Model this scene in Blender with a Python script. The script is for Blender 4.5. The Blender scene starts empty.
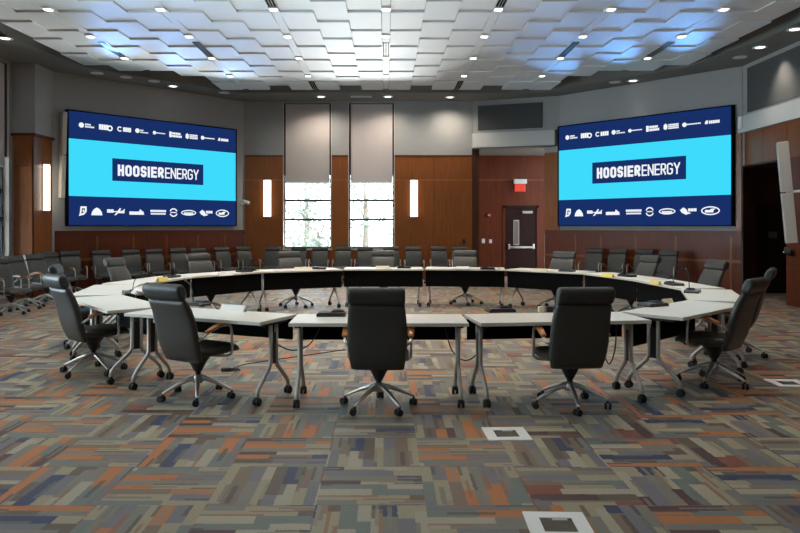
import bpy, bmesh, math, random
from mathutils import Vector, Matrix
C = bpy.context.scene.collection
R = math.radians
F, PX, HZ, CH = 690.0, 386.0, 226.0, 1.55     # focal length in pixels, axis column, horizon row, eye height

def at(x, Y): return (x - PX) * Y / F          # world X of an image column at a depth
def zat(y, Y): return CH - (y - HZ) * Y / F    # world Z of an image row at a depth
def ontable(x, y):                             # a point on the table tops (z = 0.73)
    Y = F * (CH - .73) / (y - HZ)
    return at(x, Y), Y

# ------------------------------------------------------------------ materials
def lin(r, g, b):
    f = lambda c: (c / 255 / 12.92) if c / 255 <= .04045 else ((c / 255 + .055) / 1.055) ** 2.4
    return (f(r), f(g), f(b), 1)

def mat(name, col, rough=.5, metal=0.0, spec=.5, emit=None, es=1.0, noise=0.0, nscale=40):
    m = bpy.data.materials.new(name); m.use_nodes = True
    nt = m.node_tree; b = nt.nodes['Principled BSDF']
    c = tuple(col[:3]) + (1,)
    b.inputs['Base Color'].default_value = c
    b.inputs['Roughness'].default_value = rough
    b.inputs['Metallic'].default_value = metal
    b.inputs['Specular IOR Level'].default_value = spec
    if emit:
        b.inputs['Emission Color'].default_value = tuple(emit[:3]) + (1,)
        b.inputs['Emission Strength'].default_value = es
    if noise:
        tc = nt.nodes.new('ShaderNodeTexCoord')
        n = nt.nodes.new('ShaderNodeTexNoise'); n.inputs['Scale'].default_value = nscale; n.inputs['Detail'].default_value = 4
        mx = nt.nodes.new('ShaderNodeMix'); mx.data_type = 'RGBA'
        mx.inputs['A'].default_value = tuple(x * (1 - noise) for x in c[:3]) + (1,)
        mx.inputs['B'].default_value = tuple(min(1, x * (1 + noise)) for x in c[:3]) + (1,)
        nt.links.new(tc.outputs['Object'], n.inputs['Vector'])
        nt.links.new(n.outputs['Fac'], mx.inputs['Factor'])
        nt.links.new(mx.outputs['Result'], b.inputs['Base Color'])
    return m

class NT:
    """small node writer"""
    def __init__(s, m): s.t = m.node_tree; s.b = s.t.nodes['Principled BSDF']
    def n(s, typ, **kw):
        nd = s.t.nodes.new(typ)
        for k, v in kw.items(): setattr(nd, k, v)
        return nd
    def put(s, sock, v):
        if isinstance(v, (int, float)): sock.default_value = v
        elif isinstance(v, tuple): sock.default_value = v
        else: s.t.links.new(v, sock)
    def m(s, op, a, b=0.0, c=0.0):
        nd = s.n('ShaderNodeMath', operation=op)
        for i, v in enumerate((a, b, c)): s.put(nd.inputs[i], v)
        return nd.outputs[0]
    def xyz(s, x, y, z):
        nd = s.n('ShaderNodeCombineXYZ')
        for i, v in enumerate((x, y, z)): s.put(nd.inputs[i], v)
        return nd.outputs[0]
    def rnd(s, x, y, z):
        nd = s.n('ShaderNodeTexWhiteNoise', noise_dimensions='3D'); s.put(nd.inputs['Vector'], s.xyz(x, y, z))
        return nd.outputs['Value']
    def mixf(s, f, a, b):
        nd = s.n('ShaderNodeMix', data_type='FLOAT')
        s.put(nd.inputs[0], f); s.put(nd.inputs[2], a); s.put(nd.inputs[3], b)
        return nd.outputs[0]
    def mixc(s, f, a, b, blend='MIX'):
        nd = s.n('ShaderNodeMix', data_type='RGBA', blend_type=blend)
        s.put(nd.inputs['Factor'], f); s.put(nd.inputs['A'], a); s.put(nd.inputs['B'], b)
        return nd.outputs['Result']

def carpet_mat():
    m = bpy.data.materials.new('carpet tile'); m.use_nodes = True
    w = NT(m)
    pos = w.n('ShaderNodeTexCoord').outputs['Object']
    sp = w.n('ShaderNodeSeparateXYZ'); w.t.links.new(pos, sp.inputs[0])
    T = .61
    fx = w.m('DIVIDE', w.m('ADD', sp.outputs[0], .39 + 40 * T), T)
    fy = w.m('DIVIDE', w.m('ADD', sp.outputs[1], -3.83 + 40 * T), T)
    cx, cy = w.m('FLOOR', fx), w.m('FLOOR', fy)
    u0, v0 = w.m('FRACT', fx), w.m('FRACT', fy)
    par = w.m('MODULO', w.m('ADD', cx, cy), 2.0)
    jag = w.n('ShaderNodeTexNoise'); jag.inputs['Scale'].default_value = 26; jag.inputs['Detail'].default_value = 3
    w.t.links.new(pos, jag.inputs['Vector'])
    jg = w.m('MULTIPLY', w.m('SUBTRACT', jag.outputs['Fac'], .5), .028)
    u = w.mixf(par, u0, v0); v = w.mixf(par, v0, u0)
    cls = w.m('FLOOR', w.m('MULTIPLY', w.rnd(cx, cy, 3.7), 6.0))        # four tile designs
    flip = w.m('GREATER_THAN', w.rnd(cx, cy, 9.1), .5)
    v = w.mixf(flip, v, w.m('SUBTRACT', 1.0, v))
    vv = w.m('ADD', w.m('ADD', v, jg), w.m('MULTIPLY', w.m('SINE', w.m('MULTIPLY', v, 14.0)), .018))
    j = w.m('FLOOR', w.m('MULTIPLY', vv, 8.0))
    ra = w.rnd(j, cls, 1.3); rb = w.rnd(j, cls, 5.9)
    s_ = w.m('ADD', w.m('MULTIPLY', w.m('ADD', u, w.m('MULTIPLY', jg, .5)), w.m('ADD', .75, w.m('MULTIPLY', ra, 1.5))), rb)
    k = w.m('FLOOR', s_)
    pick = w.rnd(j, k, w.m('ADD', cls, 20.0))
    ramp = w.n('ShaderNodeValToRGB'); ramp.color_ramp.interpolation = 'CONSTANT'
    pal = [(0, (152, 140, 112)), (.16, (118, 96, 76)), (.26, (118, 114, 102)), (.385, (176, 104, 44)), (.455, (108, 104, 110)),
           (.56, (92, 74, 58)), (.63, (162, 152, 130)), (.75, (128, 60, 36)), (.81, (72, 32, 34)), (.865, (32, 46, 84)), (.93, (104, 112, 104))]
    els = ramp.color_ramp.elements
    while len(els) < len(pal): els.new(.99)
    for e, (p, c) in zip(els, pal):
        e.position = p; e.color = lin(*c)
    w.t.links.new(pick, ramp.inputs[0])
    # thin woven lines of a second colour inside the bars
    j2 = w.m('FLOOR', w.m('MULTIPLY', vv, 24.0))
    k2 = w.m('FLOOR', w.m('ADD', w.m('MULTIPLY', u, 2.3), w.m('MULTIPLY', w.rnd(j2, cls, 2.2), 3.0)))
    thin = w.m('GREATER_THAN', w.rnd(j2, k2, w.m('ADD', cls, 31.0)), .86)
    ramp2 = w.n('ShaderNodeValToRGB'); ramp2.color_ramp.interpolation = 'CONSTANT'
    pal2 = [(0, (104, 96, 84)), (.3, (140, 78, 42)), (.5, (52, 44, 44)), (.75, (128, 120, 104))]
    els = ramp2.color_ramp.elements
    while len(els) < len(pal2): els.new(.99)
    for e, (p, c) in zip(els, pal2): e.position = p; e.color = lin(*c)
    w.t.links.new(w.rnd(j2, k2, 4.4), ramp2.inputs[0])
    col = w.mixc(w.m('MULTIPLY', thin, .7), ramp.outputs[0], ramp2.outputs[0])
    # fibre grain
    g = w.n('ShaderNodeTexNoise'); g.inputs['Scale'].default_value = 130; g.inputs['Detail'].default_value = 2
    w.t.links.new(pos, g.inputs['Vector'])
    gv = w.m('ADD', .45, w.m('MULTIPLY', g.outputs['Fac'], .9))
    gc = w.n('ShaderNodeCombineColor')
    for i in range(3): w.t.links.new(gv, gc.inputs[i])
    col = w.mixc(1.0, col, gc.outputs[0], 'MULTIPLY')
    col = w.mixc(.06, col, lin(100, 95, 84))
    w.t.links.new(col, w.b.inputs['Base Color'])
    w.b.inputs['Roughness'].default_value = .52
    w.b.inputs['Specular IOR Level'].default_value = .45
    w.b.inputs['Sheen Weight'].default_value = .05
    w.b.inputs['Sheen Roughness'].default_value = .5
    return m

def wood_mat(name, c1, c2, rough=.32, horiz=False, spec=.5):
    m = bpy.data.materials.new(name); m.use_nodes = True
    w = NT(m)
    pos = w.n('ShaderNodeTexCoord').outputs['Object']
    mp = w.n('ShaderNodeMapping'); mp.inputs['Scale'].default_value = (2.0, 14, 14) if horiz else (14, 14, 1.0)
    w.t.links.new(pos, mp.inputs[0])
    n1 = w.n('ShaderNodeTexNoise'); n1.inputs['Scale'].default_value = 1.6; n1.inputs['Detail'].default_value = 6; n1.inputs['Roughness'].default_value = .65
    w.t.links.new(mp.outputs[0], n1.inputs['Vector'])
    n2 = w.n('ShaderNodeTexNoise'); n2.inputs['Scale'].default_value = .9
    w.t.links.new(pos, n2.inputs['Vector'])
    f = w.m('ADD', w.m('MULTIPLY', n1.outputs['Fac'], .8), w.m('MULTIPLY', n2.outputs['Fac'], .35))
    f = w.m('SUBTRACT', w.m('MULTIPLY', f, 1.6), .42)
    col = w.mixc(f, c1, c2)
    w.t.links.new(col, w.b.inputs['Base Color'])
    w.b.inputs['Roughness'].default_value = rough
    w.b.inputs['Specular IOR Level'].default_value = spec
    return m

def emis(name, col, s=1.0):
    m = bpy.data.materials.new(name); m.use_nodes = True
    nt = m.node_tree; nt.nodes.remove(nt.nodes['Principled BSDF'])
    e = nt.nodes.new('ShaderNodeEmission'); e.inputs[0].default_value = tuple(col[:3]) + (1,); e.inputs[1].default_value = s
    nt.links.new(e.outputs[0], nt.nodes['Material Output'].inputs[0])
    return m

def glass_mat():
    m = bpy.data.materials.new('window glass'); m.use_nodes = True
    nt = m.node_tree; nt.nodes.remove(nt.nodes['Principled BSDF'])
    t = nt.nodes.new('ShaderNodeBsdfTransparent'); t.inputs[0].default_value = (.93, .96, .95, 1)
    g = nt.nodes.new('ShaderNodeBsdfGlossy'); g.inputs['Roughness'].default_value = .02
    fr = nt.nodes.new('ShaderNodeFresnel'); fr.inputs[0].default_value = 1.45
    mx = nt.nodes.new('ShaderNodeMixShader')
    nt.links.new(fr.outputs[0], mx.inputs[0]); nt.links.new(t.outputs[0], mx.inputs[1]); nt.links.new(g.outputs[0], mx.inputs[2])
    nt.links.new(mx.outputs[0], nt.nodes['Material Output'].inputs[0])
    return m

def shade_mat():
    m = bpy.data.materials.new('roller shade fabric'); m.use_nodes = True
    nt = m.node_tree; b = nt.nodes['Principled BSDF']
    b.inputs['Base Color'].default_value = (.60, .545, .53, 1); b.inputs['Roughness'].default_value = .9
    tr = nt.nodes.new('ShaderNodeBsdfTranslucent'); tr.inputs[0].default_value = (.55, .50, .48, 1)
    mx = nt.nodes.new('ShaderNodeMixShader'); mx.inputs[0].default_value = .10
    nt.links.new(b.outputs[0], mx.inputs[1]); nt.links.new(tr.outputs[0], mx.inputs[2])
    nt.links.new(mx.outputs[0], nt.nodes['Material Output'].inputs[0])
    return m

M = {
    'carpet': carpet_mat(),
    'plaster': mat('grey wall paint', (.37, .37, .365), .8, noise=.05, nscale=6),
    'plaster_light': mat('light band paint', (.58, .58, .56), .8),
    'soffit': mat('soffit paint', (.19, .182, .168), .8),
    'plenum': mat('dark plenum', (.02, .02, .02), .9),
    'panel': mat('white acoustic panel', (.84, .85, .86), .7),
    'fabric_dark': mat('dark acoustic fabric', (.075, .078, .08), .9, noise=.15, nscale=60),
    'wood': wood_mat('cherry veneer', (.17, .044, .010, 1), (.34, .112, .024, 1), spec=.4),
    'wood_dark': wood_mat('shaded cherry veneer', (.075, .017, .0075, 1), (.185, .045, .015, 1), rough=.36, spec=.3),  # same wood as the cherry, with shade put into its colour
    'wood_deep': wood_mat('deep shade veneer', (.045, .014, .008, 1), (.10, .032, .014, 1), rough=.4, spec=.3),  # darkest copy of the wood; the alcove's dimness is in the colour
    'groove': mat('shadow joint', (.01, .005, .003), .8),
    'door': mat('dark stained door', (.028, .010, .008), .45, spec=.2, noise=.2, nscale=12),
    'arm_wood': wood_mat('armrest wood', (.28, .085, .018, 1), (.50, .19, .045, 1), rough=.3, horiz=True),
    'leather': mat('grey leather', (.042, .041, .036), .42, noise=.12, nscale=25),
    'leather_edge': mat('dark leather', (.032, .031, .028), .45),
    'black': mat('black plastic', (.012, .012, .012), .45),
    'matte_black': mat('black panel', (.004, .004, .004), .8, spec=.08),
    'rubber': mat('caster rubber', (.01, .01, .01), .6),
    'alu': mat('polished aluminium', (.66, .64, .60), .28, metal=.9),
    'satin': mat('satin silver paint', (.52, .50, .46), .38, metal=.35),
    'laminate': mat('white laminate', (.80, .77, .71), .33, spec=.5, noise=.02, nscale=10),
    'edge': mat('pale edge band', (.66, .62, .54), .5),
    'white': mat('white plastic', (.78, .78, .76), .45),
    'speaker': mat('warm grey speaker cloth', (.56, .52, .45), .7, noise=.06, nscale=120),
    'paper': mat('white card', (.90, .89, .86), .8),
    'cream': mat('cream card', (.74, .66, .48), .8),
    'yellow': mat('yellow card', (.78, .62, .14), .8),
    'frame_dark': mat('dark window metal', (.018, .022, .022), .4),
    'frame_pale': mat('pale window jamb', (.68, .60, .54), .6),
    'glass': glass_mat(),
    'shade': shade_mat(),
    'led_navy': emis('led navy', lin(24, 47, 103)),
    'led_cyan': emis('led cyan', lin(62, 219, 252)),
    'led_white': emis('led white', lin(244, 248, 252)),
    'lamp': emis('lamp diffuser', (1.0, .93, .78), 5.0),
    'downlamp': emis('downlight lens', (1.0, .97, .92), 4.0),
    'exit_red': emis('exit red', (1.0, .06, .03), 1.0),
    'exit_panel': mat('exit panel', (.5, .06, .04), .4, emit=(.9, .10, .06), es=.35),
    'red': mat('alarm red', (.25, .012, .012), .4),
    'green_led': emis('green led', (.1, .9, .5), 2.0),
    'screen_glass': mat('unit display', (.03, .04, .05), .12),
    'leaf': mat('leaves', (.24, .28, .25), .7, noise=.4, nscale=3),
    'bark': mat('bark', (.22, .19, .16), .9),
    'ground': mat('pale paving', (.55, .54, .50), .9, noise=.1, nscale=2),
}

# ------------------------------------------------------------------ mesh helpers
class MB:
    def __init__(s): s.bm = bmesh.new(); s.mats = []
    def mi(s, m):
        if m not in s.mats: s.mats.append(m)
        return s.mats.index(m)
    def box(s, lo, hi, m, bevel=0.0, mtx=None, seg=2):
        vs = [s.bm.verts.new((x, y, z)) for x in (lo[0], hi[0]) for y in (lo[1], hi[1]) for z in (lo[2], hi[2])]
        fs = [(0, 1, 3, 2), (4, 6, 7, 5), (0, 4, 5, 1), (2, 3, 7, 6), (0, 2, 6, 4), (1, 5, 7, 3)]
        fc = [s.bm.faces.new([vs[i] for i in f]) for f in fs]
        k = s.mi(m)
        for f in fc: f.material_index = k
        if bevel:
            es = list({e for f in fc for e in f.edges})
            r = bmesh.ops.bevel(s.bm, geom=es, offset=bevel, segments=seg, affect='EDGES', profile=.5)
            for f in r['faces']: f.material_index = k
            vs = list({v for f in r['faces'] for v in f.verts} | {v for v in vs if v.is_valid})
        if mtx is not None: bmesh.ops.transform(s.bm, matrix=mtx, verts=[v for v in vs if v.is_valid])
        return s
    def rings(s, rings, m, cap=True, smooth=True, closed=True):
        k = s.mi(m); prev = None; allr = []
        for r in rings:
            cur = [s.bm.verts.new(p) for p in r]; allr.append(cur)
            if prev:
                n = len(cur)
                for i in range(n if closed else n - 1):
                    f = s.bm.faces.new((prev[i], prev[(i + 1) % n], cur[(i + 1) % n], cur[i]))
                    f.material_index = k; f.smooth = smooth
            prev = cur
        if cap:
            for r, rev in ((allr[0], True), (allr[-1], False)):
                f = s.bm.faces.new(list(reversed(r)) if rev else r); f.material_index = k; f.smooth = False
        return s
    def tube(s, pts, rad, m, n=8, cap=True, flat=None):
        pts = [Vector(p) for p in pts]
        rads = rad if isinstance(rad, (list, tuple)) else [rad] * len(pts)
        rg = []; up = None
        for i, p in enumerate(pts):
            t = (pts[min(i + 1, len(pts) - 1)] - pts[max(i - 1, 0)]).normalized()
            if up is None:
                a = Vector((0, 0, 1)) if abs(t.z) < .9 else Vector((1, 0, 0))
                up = t.cross(a).normalized()
            else:
                up = (up - t * up.dot(t)).normalized()
            w = t.cross(up)
            r = rads[i]; fl = flat or 1.0
            rg.append([p + up * math.cos(2 * math.pi * q / n) * r + w * math.sin(2 * math.pi * q / n) * r * fl for q in range(n)])
        return s.rings(rg, m, cap)
    def cyl(s, a, b, r, m, n=14, r2=None):
        return s.tube([a, b], [r, r if r2 is None else r2], m, n)
    def lathe(s, prof, m, n=20, c=(0, 0, 0), axis='z'):
        rg = []
        for r, z in prof:
            ring = []
            for q in range(n):
                a = 2 * math.pi * q / n
                x, y = r * math.cos(a), r * math.sin(a)
                ring.append((c[0] + x, c[1] + y, c[2] + z) if axis == 'z' else (c[0] + x, c[1] + z, c[2] + y) if axis == 'y' else (c[0] + z, c[1] + x, c[2] + y))
            rg.append(ring)
        return s.rings(rg, m)
    def poly(s, pts, z0, z1, m):                 # vertical prism of an outline (x, y)
        k = s.mi(m)
        a = [s.bm.verts.new((x, y, z0)) for x, y in pts]; b = [s.bm.verts.new((x, y, z1)) for x, y in pts]
        fs = [s.bm.faces.new(list(reversed(a))), s.bm.faces.new(b)]
        n = len(pts)
        for i in range(n): fs.append(s.bm.faces.new((a[i], a[(i + 1) % n], b[(i + 1) % n], b[i])))
        for f in fs: f.material_index = k
        return s
    def plate(s, pts, y0, y1, m):                # prism of an outline (x, z), thickness along y
        k = s.mi(m)
        a = [s.bm.verts.new((x, y0, z)) for x, z in pts]; b = [s.bm.verts.new((x, y1, z)) for x, z in pts]
        fs = [s.bm.faces.new(a), s.bm.faces.new(list(reversed(b)))]
        n = len(pts)
        for i in range(n): fs.append(s.bm.faces.new((a[(i + 1) % n], a[i], b[i], b[(i + 1) % n])))
        for f in fs: f.material_index = k
        return s
    def build(s, name, parent=None, loc=None, rz=None):
        bmesh.ops.recalc_face_normals(s.bm, faces=s.bm.faces[:])
        me = bpy.data.meshes.new(name); s.bm.to_mesh(me); s.bm.free()
        for m in s.mats: me.materials.append(m)
        o = bpy.data.objects.new(name, me); C.objects.link(o)
        if parent: o.parent = parent
        if loc: o.location = loc
        if rz is not None: o.rotation_euler = (0, 0, rz)
        return o

def tag(o, label, cat, group=None):
    o['label'] = label; o['category'] = cat
    if group: o['group'] = group
    return o
def struct(o):
    o['kind'] = 'structure'; return o
def empty(name, loc=(0, 0, 0), rz=0.0):
    o = bpy.data.objects.new(name, None); C.objects.link(o)
    o.empty_display_size = .1; o.location = loc; o.rotation_euler = (0, 0, rz)
    return o
KIDS = {}
def kids(o):
    return [c for c in bpy.data.objects if c.parent == o]
def copy_tree(o, parent=None, cache=None):
    c = o.copy(); C.objects.link(c)
    if parent: c.parent = parent
    if o.name not in KIDS: KIDS[o.name] = kids(o)
    for ch in KIDS[o.name]: copy_tree(ch, c)
    return c
def lerp(a, b, t): return a + (b - a) * t
def sring(c, ax, ay, w, t, n=20, p=4.0):        # rounded-rectangle ring
    out = []
    for q in range(n):
        a = 2 * math.pi * q / n
        cx, sy = math.cos(a), math.sin(a)
        x = math.copysign(abs(cx) ** (2 / p), cx) * w / 2; y = math.copysign(abs(sy) ** (2 / p), sy) * t / 2
        out.append(Vector(c) + Vector(ax) * x + Vector(ay) * y)
    return out
# ------------------------------------------------------------------ room shell
YB, YD = 19.5, 21.3              # back wall, door wall in the recess
ZS = 5.08                        # soffit
ZW = 3.5                         # top of the wood on the back wall
def frame(p, e):
    e = Vector((e[0], e[1], 0)).normalized()
    return Matrix(((e.x, -e.y, 0, p[0]), (e.y, e.x, 0, p[1]), (0, 0, 1, 0), (0, 0, 0, 1)))
LE = Vector((3.13, 3.27, 0)).normalized(); RE = Vector((2.99, -3.28, 0)).normalized()
LS = (-7.31, 15.90); RS = (4.66, 18.58)        # lower left corners of the two screens
FL = frame((LS[0] - LE.y * .12, LS[1] + LE.x * .12), LE)      # x along the wall, -y into the room
FR = frame((RS[0] - RE.y * .12, RS[1] + RE.x * .12), RE)

b = MB(); b.box((-8.6, -3.3, -.12), (10.6, 22, 0), M['carpet']); struct(b.build('floor'))

# back wall: window piers
PIERS = [(-4.1, -2.91), (-1.53, -1.07), (.25, 2.43)]
WINS = [(-2.91, -1.53), (-1.07, .25)]
b = MB()
for x0, x1 in PIERS: b.box((x0, YB, 0), (x1, YB + .3, 5.1), M['plaster'])
for x0, x1 in WINS:
    b.box((x0, YB, 0), (x1, YB + .3, .90), M['plaster']); b.box((x0, YB, 5.03), (x1, YB + .3, 5.1), M['plaster'])
b.box((2.43, YB + .01, 0), (2.62, YD, 5.1), M['plaster'])
struct(b.build('wall_back'))

def clad(mb, lo, hi, z0, z1, y0, joints_x, joints_z, m, t=.03, g=.012, mtx=None):
    """veneer panels with open joints over a dark backing; -y is the room side"""
    mb.box((lo, y0 - t * .4, z0), (hi, y0, z1), M['groove'], mtx=mtx)
    xs = [lo] + list(joints_x) + [hi]; zs = [z0] + list(joints_z) + [z1]
    for i in range(len(xs) - 1):
        for j in range(len(zs) - 1):
            a = g / 2 if i else 0; c = g / 2 if i < len(xs) - 2 else 0
            e = g / 2 if j else 0; f = g / 2 if j < len(zs) - 2 else 0
            mb.box((xs[i] + a, y0 - t, zs[j] + e), (xs[i + 1] - c, y0 - t * .3, zs[j + 1] - f), m, mtx=mtx)
ZJ = 2.85
b = MB()
clad(b, -3.98, -2.91, 0, ZW, YB, [], [ZJ], M['wood'])
clad(b, -1.53, -1.07, 0, ZW, YB, [], [ZJ], M['wood'])
clad(b, .25, 2.43, 0, ZW, YB, [at(434, YB)], [ZJ], M['wood'])
for x0, x1 in PIERS:                                      # cap and lighter joint beads
    x0 = max(x0, -3.98)
    b.box((x0, YB - .045, ZW), (x1, YB, ZW + .05), M['wood_dark'])
    b.box((x0, YB - .036, ZJ - .012), (x1, YB - .01, ZJ + .012), M['arm_wood'])
for x0, x1 in WINS: b.box((x0, YB - .03, 0), (x1, YB, .88), M['wood'])
b.box((2.43, YB - .012, 0), (2.63, YB + .005, 3.74), M['wood_deep'])  # dark strip paints in the shadow at the recess edge
struct(b.build('wall_back_paneling'))

# windows with frames, bars, panes
def window(name, lo, hi, mtx, bars, z0=.90, z1=5.03):
    b = MB()
    for x0, x1 in ((lo, lo + .055), (hi - .055, hi)):
        b.box((x0, .10, z0), (x1, .20, z1), M['frame_dark'], mtx=mtx)
    b.box((lo, .10, z0), (hi, .20, z0 + .06), M['frame_dark'], mtx=mtx); b.box((lo, .10, z1 - .06), (hi, .20, z1), M['frame_dark'], mtx=mtx)
    for z in bars: b.box((lo, .11, z - .03), (hi, .18, z + .03), M['frame_dark'], mtx=mtx)
    w = struct(b.build(name))
    b = MB()
    for x0, x1 in ((lo + .002, lo + .02), (hi - .02, hi - .002)): b.box((x0, -.02, z0), (x1, .10, z1), M['frame_pale'], mtx=mtx)
    b.build('window_jamb', w)
    b = MB(); b.box((lo - .02, -.06, z0 - .03), (hi + .02, .10, z0 + .01), M['frame_pale'], mtx=mtx); b.build('window_sill', w)
    b = MB(); b.box((lo + .05, .145, z0 + .05), (hi - .05, .153, z1 - .05), M['glass'], mtx=mtx); b.build('window_pane', w)
    return w
def shade(lo, hi, mtx, zb, label):
    r = empty('roller_shade', mtx @ Vector(((lo + hi) / 2, .05, zb)))
    inv = Matrix.Translation(-r.location)
    mt = inv @ mtx
    tag(r, label, 'roller shade', 'roller shades in the windows')
    b = MB(); b.box((lo + .07, .045, zb), (hi - .07, .05, 5.0), M['shade'], mtx=mt); b.build('shade_fabric', r)
    b = MB(); b.box((lo + .07, .035, zb - .03), (hi - .07, .06, zb + .012), M['white'], mtx=mt, bevel=.005); b.build('bottom_bar', r)
    for x0, x1 in ((lo + .022, lo + .07), (hi - .07, hi - .022)):
        b = MB(); b.box((x0, .02, zb + .2), (x1, .075, 5.02), M['frame_dark'], mtx=mt); b.build('side_channel', r)
BK = frame((0, YB), (1, 0))
BARS = [zat(200.3, YB), zat(219.6, YB)]
ZB = 2.79
for i, (x0, x1) in enumerate(WINS):
    window('window_%d' % (i + 1), x0, x1, BK, BARS)
    shade(x0, x1, BK, ZB, ['warm grey roller shade half lowered in the first back window',
                           'warm grey roller shade half lowered in the back window beside the wide wood panel'][i])

# left side wall (windows 3.. towards the viewer)
LX = -8.1
SW = frame((LX, 0), (0, 1))          # local x = world Y, local -y = +X into the room
SWINS = [(11.9, 14.8), (6.6, 9.5), (1.6, 4.5)]
b = MB()
edges = [-3.2] + [v for w in sorted(SWINS) for v in w] + [16.2]
for i in range(0, len(edges), 2): b.box((edges[i], 0, 0), (edges[i + 1], .3, 5.1), M['plaster'], mtx=SW)
for a, c in SWINS:
    b.box((a, 0, 0), (c, .3, .6), M['plaster'], mtx=SW); b.box((a, 0, 5.03), (c, .3, 5.1), M['plaster'], mtx=SW)
struct(b.build('wall_left'))
for i, (a, c) in enumerate(SWINS):
    window('window_%d' % (i + 3), a, c, SW, [1.55 + 37 * 14.1 / F, 1.55 + 8 * 14.1 / F], z0=.6)
shade(11.9, 14.8, SW, 2.83, 'dark grey roller shade in the side window at the left edge')
# wood pier with grey upper box
b = MB(); b.box((-8.1, 14.95, 0), (-7.65, 16.1, 3.53), M['plaster']); struct(b.build('wall_left_pier'))
b = MB()
PF = frame((-8.1, 14.95), (1, 0))
clad(b, .05, .48, 0, 3.5, 0, [], [ZJ], M['wood'], mtx=PF)
PR = frame((-7.65, 14.92), (0, 1))
b.box((0, -.03, 0), (1.0, 0, 3.5), M['wood'], mtx=PR)
b.box((.0, -.034, ZJ - .012), (1.0, -.02, ZJ + .012), M['arm_wood'], mtx=PR)
b.box((-8.1, 14.89, 3.5), (-7.58, 15.9, 3.56), M['wood_dark'])
struct(b.build('wall_left_pier_paneling'))
b = MB(); b.box((-8.1, 14.93, 3.56), (-7.60, 16.1, 5.1), M['plaster']); struct(b.build('wall_left_pier_upper'))

# left screen wall
b = MB(); b.box((-.6, 0, 0), (5.05, .25, 5.1), M['plaster'], mtx=FL); struct(b.build('wall_left_screen'))
def wainscot(name, x0, x1, joints, mtx, ztop=1.44, zmid=.76):
    b = MB(); z = M['wood_dark']
    b.box((x0, -.02, 0), (x1, 0, ztop - .02), z, mtx=mtx)
    b.box((x0, -.05, ztop - .03), (x1, 0, ztop), z, mtx=mtx)
    b.box((x0, -.032, ztop - .13), (x1, 0, ztop - .045), z, mtx=mtx)
    b.box((x0, -.032, zmid - .03), (x1, 0, zmid + .03), M['wood'], mtx=mtx)
    b.box((x0, -.032, 0), (x1, 0, .12), z, mtx=mtx)
    for j in joints: b.box((j - .02, -.031, .1), (j + .02, 0, ztop - .1), M['wood'], mtx=mtx)
    return struct(b.build(name))
wainscot('trim_1', -.27, 4.99, [.70, 1.60, 2.50, 3.40, 4.25], FL)

# right screen wall
b = MB(); b.box((-.55, 0, 0), (4.63, .05, 5.1), M['plaster'], mtx=FR); struct(b.build('wall_right_screen'))
wainscot('trim_2', -.52, 4.62, [.45, 1.20, 2.15, 3.15, 4.40], FR)
b = MB()
b.box((-.53, -.03, 1.44), (-.06, 0, 3.56), M['wood'], mtx=FR)
b.box((4.51, -.03, 1.44), (4.62, 0, 3.62), M['wood'], mtx=FR)
struct(b.build('wall_right_screen_paneling'))

# recess with the exit door
b = MB(); b.box((2.6, YD, 0), (6.2, YD + .25, 3.75), M['plaster']); struct(b.build('wall_recess'))
DX0, DX1 = at(505, YD), at(536.5, YD)
b = MB()
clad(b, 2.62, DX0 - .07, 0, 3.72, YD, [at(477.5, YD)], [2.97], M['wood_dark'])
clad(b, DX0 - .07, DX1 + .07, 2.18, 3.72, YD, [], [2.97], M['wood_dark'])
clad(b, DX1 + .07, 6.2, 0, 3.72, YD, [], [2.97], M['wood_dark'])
b.box((2.62, YD - .036, 2.955), (6.2, YD - .01, 2.985), M['wood'])
struct(b.build('wall_recess_paneling'))
b = MB()
for x0, x1 in ((DX0 - .07, DX0), (DX1, DX1 + .07)): b.box((x0, YD - .05, 0), (x1, YD, 2.18), M['wood_dark'])
b.box((DX0 - .07, YD - .05, 2.11), (DX1 + .07, YD, 2.18), M['door'])
b.box((DX0, YD - .02, 0), (DX1, YD, 2.11), M['door'])
d = struct(b.build('door_1'))
b = MB(); vx0, vx1 = at(513.2, YD), at(519, YD)
b.box((vx0, YD - .028, zat(245, YD)), (vx1, YD - .018, zat(220, YD)), M['satin']); b.box((vx0 + .02, YD - .031, zat(244, YD)), (vx1 - .02, YD - .028, zat(221, YD)), mat('wired glass', (.22, .19, .18), .15))
b.build('vision_panel', d)
b = MB(); px0, px1 = at(507.5, YD), at(534, YD)
b.box((px0, YD - .10, .86), (px1, YD - .05, .93), M['alu'], bevel=.012)
for x in (px0, px1 - .06): b.box((x, YD - .09, .84), (x + .06, YD - .02, 1.0), M['alu'], bevel=.01)
b.build('panic_bar', d)
b = MB(); b.box((at(522, YD), YD - .09, zat(213.5, YD)), (at(532, YD), YD - .02, zat(211, YD)), M['satin'], bevel=.01); b.build('door_closer', d)
# bulkhead over the recess and dark panelled wall above it
BF = frame((2.43, 19.40), (4.70 - 2.43, 18.60 - 19.40))
b = MB(); b.poly([(2.43, 19.40), (4.56, 18.65), (6.3, 21.5), (2.43, 21.5)], 3.75, 4.15, M['plaster_light']); b.poly([(2.43, 19.42), (4.55, 18.67), (6.3, 21.5), (2.43, 21.5)], 3.72, 3.75, M['soffit']); struct(b.build('wall_recess_bulkhead'))
b = MB(); b.box((0, .10, 4.15), (2.42, .35, 5.1), M['plaster'], mtx=BF)
struct(b.build('wall_recess_upper'))
b = MB(); b.box((.14, .07, 4.24), (1.92, .099, 4.93), M['fabric_dark'], mtx=BF)
o = b.build('acoustic_wall_panel'); tag(o, 'dark grey fabric panel on the upper wall above the exit door recess', 'acoustic panel')

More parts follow.
